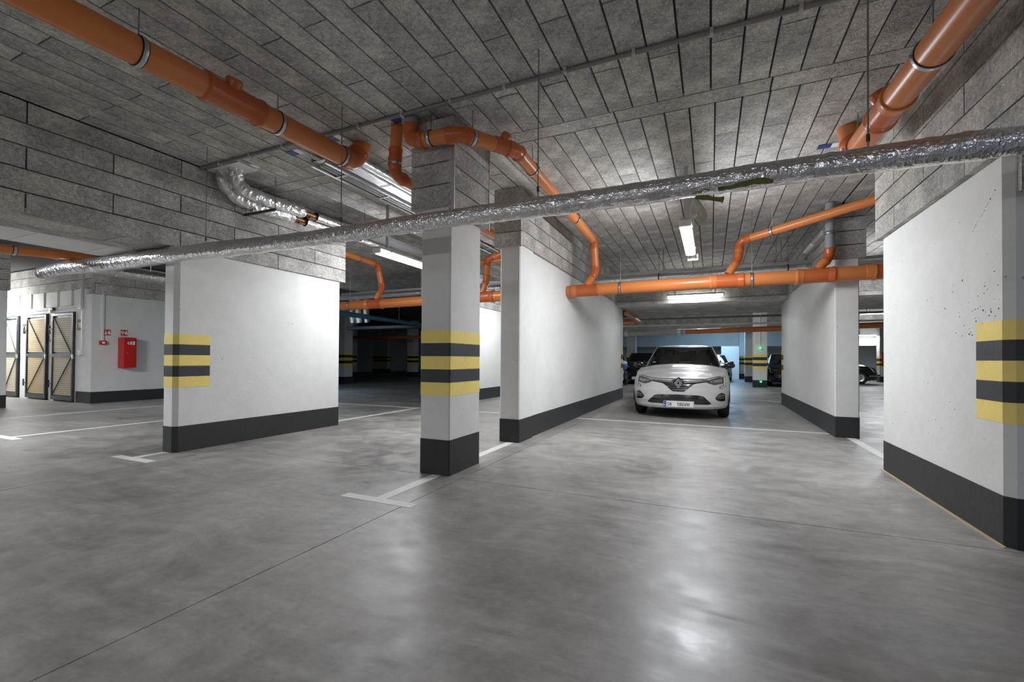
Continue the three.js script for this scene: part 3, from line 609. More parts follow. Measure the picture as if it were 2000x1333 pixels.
line('parking_mark', 'white cross line at the back of the left bay', [[-5.7, -2.6, -8.3, -8.2]]);
line('parking_mark', 'white cross line in the passage behind the left wall', [[-11.4, -6.03, -8.3, -8.2]]);
line('parking_mark', 'white bay line before the red cabinet wall', [[-11.4, -11.3, -8.2, -2.8]]);

// ---------------------------------------------------------------- storage corridor
const wc = structure('wall_storage', 'grey painted wall with the red cabinet beside the lockers', 'wall');
{
  mesh('wall_core', box(-13.52, -13.26, 0, 2.58, -12, -5.55), M.white, wc);
  mesh('baseboard', box(-13.53, -13.255, 0, 0.27, -12, -5.545), M.black, wc);
  mesh('baseboard', box(-13.93, -13.52, 0, 0.27, -5.6, -5.545), M.black, wc);
  mesh('beam_core', box(-13.5, -13.3, 2.58, CEIL, -12, -5.6), M.concrete, wc);
  clad(wc, 'x', -13.25, 1, -12, -5.55, 2.58, CEIL, { rowH: 0.26, len: 1.5, phase: 0.4, stagger: 0.7 });
  clad(wc, 'z', -5.54, 1, -19, -13.25, 2.72, CEIL, { rowH: 0.22, len: 1.6, phase: 0.2 });
  mesh('pier', box(-13.98, -13.52, 0, 2.72, -5.8, -5.55), M.white, wc);
}
const wk = structure('wall_lockers', 'white block wall with ventilation slots holding the locker doors', 'wall');
{
  const piers = [[-15.31, -15.03], [-16.86, -16.38]];
  for (const [a, b] of piers) mesh('pier', box(a, b, 0, 2.34, -5.75, -5.56), M.white, wk);
  mesh('pier', box(-19, -17.7, 0, 2.34, -5.75, -5.56), M.white, wk);
  mesh('lintel', box(-19, -13.98, 2.19, 2.34, -5.76, -5.565), M.white, wk);
  const slots = [-14.17, -14.85, -15.55, -16.24, -16.91, -17.6];
  let e = -13.98; for (const s of slots) { mesh('block', box(s + 0.062, e, 2.34, 2.72, -5.75, -5.56), M.white, wk); e = s - 0.062; }
  mesh('block', box(-19, e, 2.34, 2.72, -5.75, -5.56), M.white, wk);
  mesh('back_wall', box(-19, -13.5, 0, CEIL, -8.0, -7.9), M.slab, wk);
  mesh('corridor_end', box(-19.2, -19, 0, CEIL, -8, -3), M.white, wk);
}
const wp = structure('wall_corridor', 'white wall corner with a black base at the near side of the storage corridor', 'wall');
{
  mesh('wall_core', box(-20, -13.76, 0, 2.5, -4.33, -4.1), M.white, wp);
  mesh('baseboard', box(-20, -13.755, 0, 0.27, -4.335, -4.095), M.black, wp);
  clad(wp, 'z', -4.345, -1, -19, -13.7, 2.5, CEIL, { rowH: 0.22 }); clad(wp, 'z', -4.06, 1, -19, -13.66, 2.5, CEIL, { rowH: 0.22 });
  clad(wp, 'x', -13.66, 1, -4.34, -4.07, 2.5, CEIL, { rowH: 0.22 });
}
function lockerDoor(n, x0, x1, label, infill, plate, plateX, plateY, plateLabel) {
  const t = structure('door_' + n, label, 'door');
  const z = -5.52, y0 = 0.03, y1 = 2.16, f = 0.055, ym = 1.13;
  const bar = (name, a, b, c, d) => mesh(name, box(a, b, c, d, z - 0.02, z + 0.02), M.darkSteel, t);
  bar('stile', x0, x0 + f, y0, y1); bar('stile', x1 - f, x1, y0, y1); bar('top_rail', x0 + f, x1 - f, y1 - f, y1); bar('bottom_rail', x0 + f, x1 - f, y0, y0 + 0.11); bar('middle_rail', x0 + f, x1 - f, ym - 0.04, ym + 0.04);
  mesh('brace', cyl(V(x0 + f, y1 - f, z + 0.012), V(x1 - f, ym + 0.03, z + 0.012), 0.012, 0.012, 6), M.darkSteel, t);
  mesh('brace', cyl(V(x0 + f, y0 + 0.12, z + 0.012), V(x1 - f, ym - 0.03, z + 0.012), 0.012, 0.012, 6), M.darkSteel, t);
  const sl = []; for (let y = y0 + 0.125; y < y1 - f - 0.03; y += 0.048) if (Math.abs(y - ym) > 0.05) sl.push(box(x0 + f, x1 - f, y, y + 0.039, z - 0.018, z - 0.004));
  const s = mesh('slat_infill', merge(sl), infill, t); s.userData = { kind: 'stuff', label: 'beige horizontal slats behind the door frame' };
  mesh('back_sheet', box(x0 + f, x1 - f, y0 + 0.1, y1 - f, z - 0.03, z - 0.02), M.darkSteel, t);
  const lock = mesh('latch_plate', box(x1 - 0.02, x1 + 0.05, ym - 0.05, ym + 0.02, z + 0.02, z + 0.035), M.zinc, t);
  mesh('padlock', new RoundedBoxGeometry(0.05, 0.08, 0.03, 2, 0.01).translate(x1 + 0.06, ym - 0.05, z + 0.04), M.steel, lock);
  for (const y of [0.42, 1.78]) { const h = mesh('hinge', box(x0 - 0.12, x0 + 0.02, y - 0.012, y + 0.012, z, z + 0.03), M.darkSteel, t); mesh('hinge_pin', cyl(V(x0 - 0.09, y - 0.09, z + 0.02), V(x0 - 0.09, y + 0.09, z + 0.02), 0.016, 0.016, 8), M.darkSteel, h); }
  const pl = thing('number_plate', plateLabel, 'plate');
  mesh('plate_body', box(plateX - 0.1, plateX + 0.1, plateY - 0.13, plateY + 0.13, -5.557, -5.547), M.darkSteel, pl);
  const tex = canvasTex(128, 160, (c, w, h) => { c.fillStyle = '#1d1c12'; c.fillRect(0, 0, w, h); c.fillStyle = '#e8dfa8'; c.font = 'bold 112px sans-serif'; c.textAlign = 'center'; c.textBaseline = 'middle'; c.fillText(plate, w / 2, h / 2 + 4); });
  const face = new THREE.PlaneGeometry(0.19, 0.25); face.translate(plateX, plateY, -5.5465); mesh('digits', face, std({ map: tex, roughness: 0.5 }), pl);
}
lockerDoor(1, -15.03, -13.99, 'slatted locker door in a dark steel frame nearest the red cabinet wall', M.beigeGrey, '16', -13.79, 1.86, 'black number plate beside the white switch trunking');
lockerDoor(2, -16.38, -15.32, 'slatted warm beige locker door between the two narrow piers', M.beige, '17', -15.16, 1.6, 'black number plate on the narrow pier between two locker doors');
lockerDoor(3, -17.68, -16.87, 'slatted locker door half hidden behind the corridor wall corner', M.beigeGrey, '18', -16.6, 1.83, 'pale number plate on the wider pier beside the corridor corner');
{ // cabinet
  const t = thing('hydrant_cabinet', 'red wall cabinet with a white pictogram label', 'cabinet');
  const x = -13.24, z0 = -6.335, z1 = -6.06;
  mesh('cabinet_body', new RoundedBoxGeometry(0.24, 0.74, z1 - z0, 2, 0.008).translate(x + 0.11, 1.205, (z0 + z1) / 2), M.red, t);
  const d = mesh('cabinet_door', new RoundedBoxGeometry(0.02, 0.72, z1 - z0 - 0.02, 2, 0.006).translate(x + 0.225, 1.205, (z0 + z1) / 2), M.red, t);
  const k = mesh('lock', cyl(V(x + 0.23, 1.2, z1 - 0.08), V(x + 0.25, 1.2, z1 - 0.08), 0.016, 0.016, 14), M.steel, d);
  mesh('finger_pull', box(x + 0.234, x + 0.24, 1.17, 1.22, z1 - 0.2, z1 - 0.14), M.signRed, d);
  const px = x + 0.2365, c0 = -6.22;
  mesh('hydrant_label', box(px, px + 0.003, 1.38, 1.5, c0 - 0.09, c0 + 0.09), M.signRed, d);
  mesh('pictogram', new THREE.TorusGeometry(0.026, 0.008, 8, 20).rotateY(Math.PI / 2).translate(px + 0.004, 1.435, c0 + 0.045), M.signWhite, d);
  mesh('pictogram', box(px + 0.002, px + 0.005, 1.395, 1.485, c0 - 0.012, c0 + 0.008), M.signWhite, d);
  mesh('pictogram', box(px + 0.002, px + 0.005, 1.395, 1.485, c0 - 0.07, c0 - 0.03), M.signWhite, d);
}
const flame = () => { const s = new THREE.Shape(); s.moveTo(0, -0.045); s.bezierCurveTo(0.04, -0.04, 0.035, 0.0, 0.012, 0.015); s.bezierCurveTo(0.01, 0.03, 0.012, 0.04, 0.0, 0.055); s.bezierCurveTo(-0.004, 0.03, -0.03, 0.02, -0.03, -0.015); s.bezierCurveTo(-0.03, -0.035, -0.015, -0.045, 0, -0.045); return new THREE.ExtrudeGeometry(s, { depth: 0.002, bevelEnabled: false }).rotateY(Math.PI / 2); };
for (const [z, y, label, pic] of [[-5.845, 1.685, 'red square pictogram sign beside the white cable duct', 0], [-6.185, 1.695, 'red square pictogram sign above the red cabinet', 1]]) {
  const s = thing('safety_sign', label, 'sign'), x = -13.26;
  mesh('sign_plate', new RoundedBoxGeometry(0.006, 0.155, 0.155, 1, 0.002).translate(x + 0.003, y, z), M.signRed, s);
  mesh('border', merge([box(x + 0.005, x + 0.0075, y + 0.068, y + 0.073, z - 0.073, z + 0.073), box(x + 0.005, x + 0.0075, y - 0.073, y - 0.068, z - 0.073, z + 0.073), box(x + 0.005, x + 0.0075, y - 0.073, y + 0.073, z - 0.073, z - 0.068), box(x + 0.005, x + 0.0075, y - 0.073, y + 0.073, z + 0.068, z + 0.073)]), M.signWhite, s);
  mesh('flame_symbol', flame().translate(x + 0.0065, y, z + (pic ? -0.04 : -0.04)), M.signWhite, s);
  if (pic) { mesh('reel_symbol', new THREE.TorusGeometry(0.024, 0.01, 6, 18).rotateY(Math.PI / 2).translate(x + 0.008, y + 0.01, z + 0.03), M.signWhite, s); mesh('hose_symbol', box(x + 0.006, x + 0.009, y - 0.055, y - 0.02, z + 0.024, z + 0.034), M.signWhite, s); }
  else { mesh('hand_symbol', new RoundedBoxGeometry(0.004, 0.05, 0.045, 2, 0.001).translate(x + 0.008, y - 0.025, z + 0.03), M.signWhite, s); mesh('button_symbol', cyl(V(x + 0.006, y + 0.03, z + 0.025), V(x + 0.009, y + 0.03, z + 0.025), 0.014, 0.014, 14), M.signWhite, s); }
}
{
  const s = thing('fire_sounder', 'small red sounder with a white lens at the end of a white cable duct', 'alarm'), x = -13.26;
  mesh('sounder_body', new RoundedBoxGeometry(0.06, 0.1, 0.14, 3, 0.015).translate(x + 0.03, 1.435, -5.755), M.red, s);
  mesh('lens', new THREE.SphereGeometry(0.036, 16, 10).scale(0.5, 0.8, 1.1).translate(x + 0.06, 1.435, -5.76), M.signWhite, s);
  mesh('cable_duct', box(x, x + 0.03, 1.48, 2.6, -5.775, -5.735), M.plasticWhite, s);
}
{
  const s = thing('cable_trunking', 'white cable trunking down the wall corner to a switch box', 'trunking');
  mesh('trunking_upper', box(-13.66, -13.6, 2.25, CEIL, -5.555, -5.52), M.plasticGrey, s); mesh('trunking_upper', box(-13.74, -13.69, 2.3, 2.75, -5.555, -5.52), M.plasticWhite, s);
  mesh('junction_box', new RoundedBoxGeometry(0.14, 0.1, 0.06, 2, 0.01).translate(-13.7, 2.27, -5.52), M.plasticWhite, s);
  mesh('trunking_lower', box(-13.67, -13.635, 1.25, 2.25, -5.55, -5.525), M.plasticWhite, s);
  mesh('switch_box', new RoundedBoxGeometry(0.12, 0.12, 0.07, 3, 0.015).translate(-13.66, 1.19, -5.515), M.plasticWhite, s);
}
{
  const s = thing('cable_conduit', 'thin white conduit running above the locker doors', 'conduit');
  mesh('tube', cyl(V(-18.5, 2.24, -5.53), V(-13.8, 2.3, -5.53), 0.012, 0.012, 10), M.plasticWhite, s);
  mesh('junction_box', new RoundedBoxGeometry(0.1, 0.14, 0.06, 2, 0.01).translate(-15.15, 2.26, -5.53), M.plasticWhite, s);
  mesh('bulkhead_lamp', new RoundedBoxGeometry(0.16, 0.07, 0.07, 2, 0.01).translate(-14.98, 2.28, -5.5), M.darkSteel, s);
}

// ---------------------------------------------------------------- cars
const smooth = (a, b, t) => { t = THREE.MathUtils.clamp((t - a) / (b - a), 0, 1); return t * t * (3 - 2 * t); };
const mix = (a, b, t) => a + (b - a) * t;
function interp(table, x) { if (x <= table[0][0]) return table[0][1]; for (let i = 1; i < table.length; i++) if (x <= table[i][0]) { const [a, p] = table[i - 1], [b, q] = table[i]; const t = (x - a) / (b - a); return mix(p, q, t * t * (3 - 2 * t)); } return table[table.length - 1][1]; }
function gridGeo(nu, nv, fn, keep) {                      // fn(i, j) -> [x, y, z]
  const pos = [], idx = [];
  for (let i = 0; i <= nu; i++) for (let j = 0; j <= nv; j++) pos.push(...fn(i, j));
  for (let i = 0; i < nu; i++) for (let j = 0; j < nv; j++) if (!keep || keep(i, j)) { const a = i * (nv + 1) + j, b = a + nv + 1; idx.push(a, b, a + 1, b, b + 1, a + 1); }
  const g = new THREE.BufferGeometry(); g.setAttribute('position', new THREE.Float32BufferAttribute(pos, 3)); g.setAttribute('uv', new THREE.Float32BufferAttribute(new Float32Array(pos.length / 3 * 2), 2)); g.setIndex(idx); g.computeVertexNormals(); return g;
}
const CM = {
  glass: new THREE.MeshPhysicalMaterial({ color: lin(0.70, 0.82, 0.78), transmission: 1, thickness: 0, roughness: 0.02, ior: 1.5 }),
  darkGlass: new THREE.MeshPhysicalMaterial({ color: lin(0.012, 0.015, 0.016), roughness: 0.04, clearcoat: 1 }),
  plastic: std({ color: lin(0.018, 0.018, 0.019), roughness: 0.5 }),
  gloss: new THREE.MeshPhysicalMaterial({ color: lin(0.01, 0.01, 0.011), roughness: 0.15, clearcoat: 1 }),
  chrome: std({ color: lin(0.78, 0.79, 0.8), metalness: 1, roughness: 0.14 }),
  satin: std({ color: lin(0.55, 0.56, 0.57), metalness: 1, roughness: 0.35 }),
  bar: std({ color: lin(0.10, 0.10, 0.105), metalness: 0.8, roughness: 0.35 }),
  tyre: std({ color: lin(0.014, 0.014, 0.014), roughness: 0.85 }),
  lamp: new THREE.MeshPhysicalMaterial({ color: lin(0.10, 0.095, 0.09), roughness: 0.12, metalness: 0.3, clearcoat: 1 }),
  lampInner: std({ color: lin(0.42, 0.41, 0.39), roughness: 0.25, metalness: 0.7 }),
  drl: std({ color: lin(0.85, 0.86, 0.87), roughness: 0.25 }),
  seat: std({ color: lin(0.035, 0.036, 0.038), roughness: 0.9 }),
  lining: std({ color: lin(0.42, 0.41, 0.39), roughness: 0.9 }),
};
function car({ name, label, pos, turn = 0, paint, plate, detail = true, group, scale = [1, 1, 1] }) {
  const t = thing(name, label, 'car', pos, group); t.rotation.y = turn; t.scale.set(...scale);
  const L = 4.05, LF = 0.80, LR = 0.5, NF = 2.75, NR = 3.2, ZW = [-0.83, -3.41], YW = 0.31, RW = 0.315, RA = 0.355;
  const halfW = y => interp([[0.17, 0.84], [0.3, 0.878], [0.5, 0.898], [0.68, 0.893], [0.85, 0.86], [1.05, 0.80]], y);
  const tip = y => interp([[0.17, -0.085], [0.25, -0.02], [0.36, 0.0], [0.5, -0.012], [0.62, -0.035], [0.74, -0.085], [0.82, -0.15]], y);
  const tail = y => interp([[0.2, -L + 0.1], [0.45, -L], [0.8, -L + 0.05], [1.05, -L + 0.16]], y);
  const zFront = (x, y) => { const q = Math.min(0.9999, Math.abs(x) / halfW(y)); return tip(y) - LF + LF * Math.pow(1 - Math.pow(q, NF), 1 / NF); };
  // plan outline: s 0..1 from the nose round one side to the tail
  const NS = 110;
  const plan = (s, y) => {
    const W = halfW(y), za = tip(y), zb = tail(y);
    if (s < 0.45) { const a = s / 0.45 * Math.PI / 2; return [W * Math.pow(Math.sin(a), 2 / NF), za - LF + LF * Math.pow(Math.max(0, Math.cos(a)), 2 / NF)]; }
    if (s < 0.85) { const k = (s - 0.45) / 0.4; return [W, mix(za - LF, zb + LR, k)]; }
    const a = (s - 0.85) / 0.15 * Math.PI / 2; return [W * Math.pow(Math.max(0, Math.cos(a)), 2 / NR), zb + LR - LR * Math.pow(Math.sin(a), 2 / NR)];
  };
  const rim = s => { const z = plan(s, 0.7)[1]; return interp([[-4.1, 0.99], [-3.4, 0.985], [-1.6, 0.955], [-1.05, 0.935], [-0.6, 0.872], [-0.3, 0.81], [-0.1, 0.765], [0, 0.752]], z); };
  const under = s => { const z = plan(s, 0.4)[1], x = plan(s, 0.4)[0]; let y = interp([[-4, 0.26], [-3.5, 0.2], [-0.9, 0.2], [-0.4, 0.21], [0, 0.195]], z); if (x > 0.6) for (const w of ZW) { const d = Math.abs(z - w); if (d < RA) y = Math.max(y, YW + Math.sqrt(RA * RA - d * d)); } return y; };
  const NV = 22;
  const side = sg => gridGeo(NS, NV, (i, j) => {
    const s = i / NS, y0 = under(s), y1 = rim(s), k = j / NV, y = mix(y0, y1, k), [x, z] = plan(s, y);
    const roll = Math.pow(Math.max(0, (k - 0.86) / 0.14), 2) * 0.02, crease = 0.010 * Math.exp(-Math.pow((y - 0.60) / 0.05, 2)) * smooth(-0.9, -1.4, z) - 0.018 * Math.exp(-Math.pow((y - 0.36) / 0.07, 2)) * smooth(-1.0, -1.5, z) * smooth(-3.2, -2.7, z);
    return [sg * (x - roll + (x > 0.5 ? crease : 0)), y, z];
  });
  mesh('body_shell', merge([side(1), side(-1)]), paint, t);
  // bonnet between the two rims
  const cow = Math.round(NS * 0.505), NH = 40;
  const hood = gridGeo(cow, NH, (i, j) => {
    const s = i / NS, y = rim(s), [xr, z] = plan(s, y), q = (j / NH) * 2 - 1, x = q * (xr - 0.02), depth = smooth(-0.06, -0.85, z);
    const crown = 0.075 * depth * (1 - Math.pow(Math.abs(q), 2.4)) + 0.016 * (1 - q * q) * smooth(0.02, 0.25, i / NS);
    const ridge = 0.004 * Math.exp(-Math.pow((Math.abs(x) - mix(0.30, 0.56, depth)) / 0.05, 2)) * smooth(-0.1, -0.35, z);
    return [x, y + crown + ridge, z];
  });
  mesh('bonnet', hood, paint, t);
  // cabin
  const NC = 90, NW = 20;
  const cab = (s, v) => {
    const y = mix(0.94, 1.405, v), W = mix(0.765, 0.585, Math.pow(v, 1.25)), za = mix(-0.98, -1.70, Math.pow(v, 0.95)), zb = mix(-4.0, -3.55, v), D = mix(0.42, 0.30, v), n = 2.5;
    if (s < 0.42) { const a = s / 0.42 * Math.PI / 2; return [W * Math.pow(Math.sin(a), 2 / n), y, za - D + D * Math.pow(Math.max(0, Math.cos(a)), 2 / n)]; }
    if (s < 0.85) return [W, y, mix(za - D, zb + 0.25, (s - 0.42) / 0.43)];
    const a = (s - 0.85) / 0.15 * Math.PI / 2; return [W * Math.pow(Math.max(0, Math.cos(a)), 0.7), y, zb + 0.25 - 0.25 * Math.pow(Math.sin(a), 0.7)];
  };
  const isWind = (i, j) => i < NC * 0.31 && j >= 1 && j < NW - 1;
  const isSide = (i, j) => i > NC * 0.43 && i < NC * 0.80 && !(i > NC * 0.60 && i < NC * 0.625) && j >= 2 && j < NW - 2;
  const isRear = (i, j) => i > NC * 0.90 && j >= 6 && j < NW - 2;
  const pick = (keep, out = 0) => merge([1, -1].map(sg => gridGeo(NC, NW, (i, j) => { const p = cab(i / NC, j / NW); return [sg * p[0], p[1], p[2] + out]; }, keep)));
  const glassM = detail ? CM.glass : CM.darkGlass;
  const ws = mesh('windscreen', pick(isWind), glassM, t);
  mesh('window_seal', pick((i, j) => i < NC * 0.325 && (j === 0 || j === NW - 1 || i >= NC * 0.31) && i < NC * 0.335, 0.003), CM.plastic, ws);
  mesh('side_window', pick(isSide), CM.darkGlass, t);
  mesh('rear_window', pick(isRear), CM.darkGlass, t);
  mesh('cabin_shell', pick((i, j) => !isWind(i, j) && !isSide(i, j) && !isRear(i, j) && !(i < NC * 0.325 && (j === 0 || j === NW - 1))), paint, t);
  const roof = [1, -1].map(sg => gridGeo(NC, 10, (i, j) => { const p = cab(i / NC, 1), k = 1 - j / 10, zc = -2.6; return [sg * p[0] * k, 1.405 + 0.04 * (1 - k * k) + 0.012 * (1 - Math.pow(k, 6)), mix(zc, p[2], k)]; }));
  mesh('roof', merge(roof), paint, t);
  mesh('cowl', gridGeo(24, 3, (i, j) => { const q = i / 12 - 1; return [q * 0.74, 0.985 - 0.05 * q * q + 0.004, mix(-0.90, -1.12, j / 3) - 0.25 * q * q]; }), CM.plastic, t);
  // floor pan and tail closing the body
  mesh('floor_pan', box(-0.66, 0.66, 0.17, 0.24, -3.9, -0.4), CM.plastic, t);
  mesh('rear_deck', gridGeo(20, 8, (i, j) => { const q = i / 10 - 1; return [q * 0.78, 0.955, mix(-1.25, -3.9, j / 8)]; }), CM.seat, t);
  // wheels
  for (const z of ZW) for (const sg of [-1, 1]) {
    const w = mesh('wheel', lathe([[0.19, -0.095], [0.27, -0.1], [0.30, -0.085], [RW, -0.06], [RW, 0.06], [0.30, 0.085], [0.27, 0.1], [0.19, 0.095]], V(sg * 0.775, YW + 0.005, z), X, 36), CM.tyre, t);
    mesh('rim', lathe([[0.0, 0.03], [0.05, 0.035], [0.06, 0.02], [0.17, 0.03], [0.2, 0.07], [0.205, 0.08]], V(sg * 0.8, YW + 0.005, z), V(sg, 0, 0), 30), CM.satin, w);
    mesh('wheel_arch', new THREE.TorusGeometry(RA + 0.012, 0.018, 8, 30, Math.PI).rotateY(Math.PI / 2).translate(sg * 0.868, YW, z), CM.plastic, t);
  }
  // panels shaped by top and bottom curves lying on the nose
  const drape = (x0, x1, top, bot, off, nx = 30, ny = 8) => {
    const f = gridGeo(nx, ny, (i, j) => { const x = mix(x0, x1, i / nx), y = mix(bot(x), top(x), j / ny); return [x, y, zFront(x, y) + off]; });
    const rimPts = []; for (let i = 0; i <= nx; i++) { const x = mix(x0, x1, i / nx); rimPts.push([x, top(x)]); } for (let i = nx; i >= 0; i--) { const x = mix(x0, x1, i / nx); rimPts.push([x, bot(x)]); }
    const n = rimPts.length; const e = gridGeo(n, 1, (i, j) => { const [x, y] = rimPts[i % n]; return [x, y, zFront(x, y) + (j ? off : -0.012)]; });
    return merge([f, e]);
  };
  const poly = pts => x => interpL(pts, x);
  const interpL = (p, x) => { if (x <= p[0][0]) return p[0][1]; for (let i = 1; i < p.length; i++) if (x <= p[i][0]) return mix(p[i - 1][1], p[i][1], (x - p[i - 1][0]) / (p[i][0] - p[i - 1][0])); return p[p.length - 1][1]; };
  const sym = pts => { const r = pts.map(([x, y]) => [-x, y]).reverse(); return poly(r.concat(pts.filter(p => p[0] > 0))); };
  // upper grille: a wing from lamp to lamp with a deep middle
  const gt = sym([[0, 0.735], [0.09, 0.735], [0.14, 0.712], [0.3, 0.722], [0.5, 0.742]]), gb = sym([[0, 0.518], [0.10, 0.52], [0.17, 0.575], [0.26, 0.655], [0.33, 0.676], [0.5, 0.700]]);
  const grille = mesh('upper_grille', drape(-0.5, 0.5, gt, gb, 0.004, 60, 12), CM.gloss, t);
  for (const [y, hw] of [[0.548, 0.115], [0.588, 0.155], [0.625, 0.20], [0.66, 0.23]]) mesh('grille_bar', drape(-hw, hw, () => y + 0.006, () => y - 0.006, 0.010, 24, 1), CM.bar, grille);
  for (const sg of [-1, 1]) mesh('chrome_strip', drape(Math.min(sg * 0.1, sg * 0.5), Math.max(sg * 0.1, sg * 0.5), x => interpL([[0.1, 0.698], [0.3, 0.708], [0.5, 0.728]], Math.abs(x)), x => interpL([[0.1, 0.686], [0.3, 0.697], [0.5, 0.719]], Math.abs(x)), 0.012, 20, 1), CM.satin, grille);
  mesh('bonnet_gap', drape(-0.72, 0.72, x => interpL([[0, 0.756], [0.3, 0.751], [0.5, 0.768], [0.72, 0.812]], Math.abs(x)), x => interpL([[0, 0.744], [0.3, 0.742], [0.5, 0.759], [0.72, 0.803]], Math.abs(x)), 0.003, 60, 1), CM.plastic, t);
  // emblem: an open diamond
  const ds = new THREE.Shape(); ds.moveTo(0, 0.092); ds.lineTo(0.066, 0); ds.lineTo(0, -0.092); ds.lineTo(-0.066, 0); ds.closePath();
  const hole = new THREE.Path(); hole.moveTo(0, 0.042); hole.lineTo(-0.026, 0); hole.lineTo(0, -0.042); hole.lineTo(0.026, 0); hole.closePath(); ds.holes.push(hole);
  if (detail) {
    mesh('emblem_mount', drape(-0.085, 0.085, x => 0.785 - Math.abs(x) * 0.6, x => 0.60 + Math.abs(x) * 0.5, 0.012, 12, 6), CM.gloss, grille);
    mesh('emblem', new THREE.ExtrudeGeometry(ds, { depth: 0.012, bevelEnabled: true, bevelSize: 0.006, bevelThickness: 0.006, bevelSegments: 2 }).translate(0, 0.668, zFront(0, 0.62) + 0.012), CM.chrome, grille).userData.label = 'chrome diamond emblem';
  }
  // lower intake
  const lt = sym([[0, 0.462], [0.36, 0.455], [0.43, 0.44], [0.56, 0.315]]), lb = sym([[0, 0.292], [0.5, 0.288], [0.56, 0.298]]);
  const low = mesh('lower_intake', drape(-0.555, 0.555, lt, lb, 0.004, 50, 8), CM.gloss, t);
  for (const [y, hw] of [[0.425, 0.42], [0.385, 0.46], [0.345, 0.5], [0.312, 0.52]]) mesh('intake_bar', drape(-hw, hw, () => y + 0.005, () => y - 0.005, 0.009, 30, 1), CM.bar, low);
  mesh('bumper_lip', drape(-0.74, 0.74, x => 0.252 + 0.02 * x * x, () => 0.215, 0.018, 40, 2), paint, t);
  for (const sg of [-1, 1]) {
    const A = (a, b) => [Math.min(sg * a, sg * b), Math.max(sg * a, sg * b)], f = pts => x => interpL(pts, Math.abs(x));
    // headlamp with its inner reflector and the hooked light strip
    const hl = mesh('headlamp', drape(...A(0.47, 0.80), f([[0.47, 0.715], [0.56, 0.752], [0.72, 0.79], [0.80, 0.797]]), f([[0.47, 0.706], [0.53, 0.672], [0.62, 0.648], [0.74, 0.672], [0.80, 0.69]]), 0.008, 20, 8), CM.lamp, t);
    mesh('reflector', drape(...A(0.60, 0.74), f([[0.6, 0.735], [0.74, 0.757]]), f([[0.6, 0.685], [0.74, 0.70]]), 0.013, 10, 4), CM.lampInner, hl);
    mesh('reflector', drape(...A(0.54, 0.585), f([[0.54, 0.722], [0.585, 0.731]]), f([[0.54, 0.693], [0.585, 0.687]]), 0.013, 8, 4), CM.lampInner, hl);
    mesh('strip_bezel', drape(...A(0.762, 0.806), f([[0.762, 0.792], [0.806, 0.796]]), f([[0.762, 0.64], [0.806, 0.66]]), 0.011, 6, 10), CM.plastic, hl);
    mesh('strip_bezel', drape(...A(0.703, 0.806), f([[0.703, 0.62], [0.75, 0.633], [0.806, 0.678]]), f([[0.703, 0.584], [0.772, 0.594], [0.806, 0.635]]), 0.011, 12, 4), CM.plastic, hl);
    mesh('light_strip', drape(...A(0.772, 0.80), f([[0.772, 0.787], [0.80, 0.79]]), f([[0.772, 0.645], [0.80, 0.668]]), 0.015, 6, 10), CM.drl, hl);
    mesh('light_strip', drape(...A(0.715, 0.80), f([[0.715, 0.612], [0.76, 0.625], [0.80, 0.672]]), f([[0.715, 0.592], [0.77, 0.602], [0.80, 0.645]]), 0.015, 12, 4), CM.drl, hl);
    const fog = mesh('corner_vent', drape(...A(0.63, 0.795), f([[0.63, 0.42], [0.69, 0.485], [0.74, 0.508], [0.795, 0.48]]), f([[0.63, 0.40], [0.66, 0.365], [0.74, 0.348], [0.795, 0.355]]), 0.005, 16, 6), CM.gloss, t);
    for (const y of [0.395, 0.435]) mesh('vent_bar', drape(...A(0.665, 0.785), f([[0.665, y + 0.008], [0.785, y + 0.022]]), f([[0.665, y - 0.002], [0.785, y + 0.012]]), 0.012, 10, 1), CM.satin, fog);
    mesh('bumper_crease', drape(...A(0.5, 0.64), f([[0.5, 0.545], [0.64, 0.49]]), f([[0.5, 0.535], [0.64, 0.475]]), 0.004, 10, 1), paint, t);
    // mirror
    const m = mesh('mirror', new THREE.SphereGeometry(1, 22, 16).scale(0.105, 0.066, 0.075).translate(sg * 0.905, 1.0, -1.33), CM.gloss, t);
    mesh('mirror_arm', cyl(V(sg * 0.74, 0.965, -1.34), V(sg * 0.85, 0.985, -1.33), 0.03, 0.025, 12), CM.plastic, m);
    mesh('wiper', cyl(V(sg * 0.1 - 0.25, 0.992, -0.985), V(sg * 0.1 + 0.3, 1.03, -1.08), 0.008, 0.006, 6), CM.plastic, t);
  }
  // plate
  const pb = mesh('licence_plate', new RoundedBoxGeometry(0.53, 0.118, 0.014, 2, 0.004).translate(0.008, 0.288, 0.028), M.signWhite, t);
  if (plate) {
    const tex = canvasTex(1040, 228, (c, w, h) => {
      c.fillStyle = '#f2f3f4'; c.fillRect(0, 0, w, h); c.fillStyle = '#1d57b5'; c.fillRect(0, 0, 92, h);
      c.fillStyle = '#f5d23a'; for (let k = 0; k < 12; k++) { const a = k / 12 * 2 * Math.PI; c.fillRect(46 + 28 * Math.cos(a) - 4, 66 + 28 * Math.sin(a) - 4, 8, 8); }
      c.fillStyle = '#ffffff'; c.font = 'bold 58px sans-serif'; c.textAlign = 'center'; c.textBaseline = 'middle'; c.fillText('PL', 46, 168);
      c.fillStyle = '#16181c'; c.font = 'bold 176px sans-serif'; c.textAlign = 'left';
      c.save(); c.translate(112, h / 2 + 8); c.scale(0.86, 1); c.fillText('SK', 0, 0); c.fillText('186VH', 395, 0); c.restore();
      c.strokeStyle = '#22262c'; c.lineWidth = 6; c.strokeRect(3, 3, w - 6, h - 6);
    });
    mesh('plate_print', new THREE.PlaneGeometry(0.52, 0.112).translate(0.008, 0.288, 0.0358), std({ map: tex, roughness: 0.35 }), pb);
  }
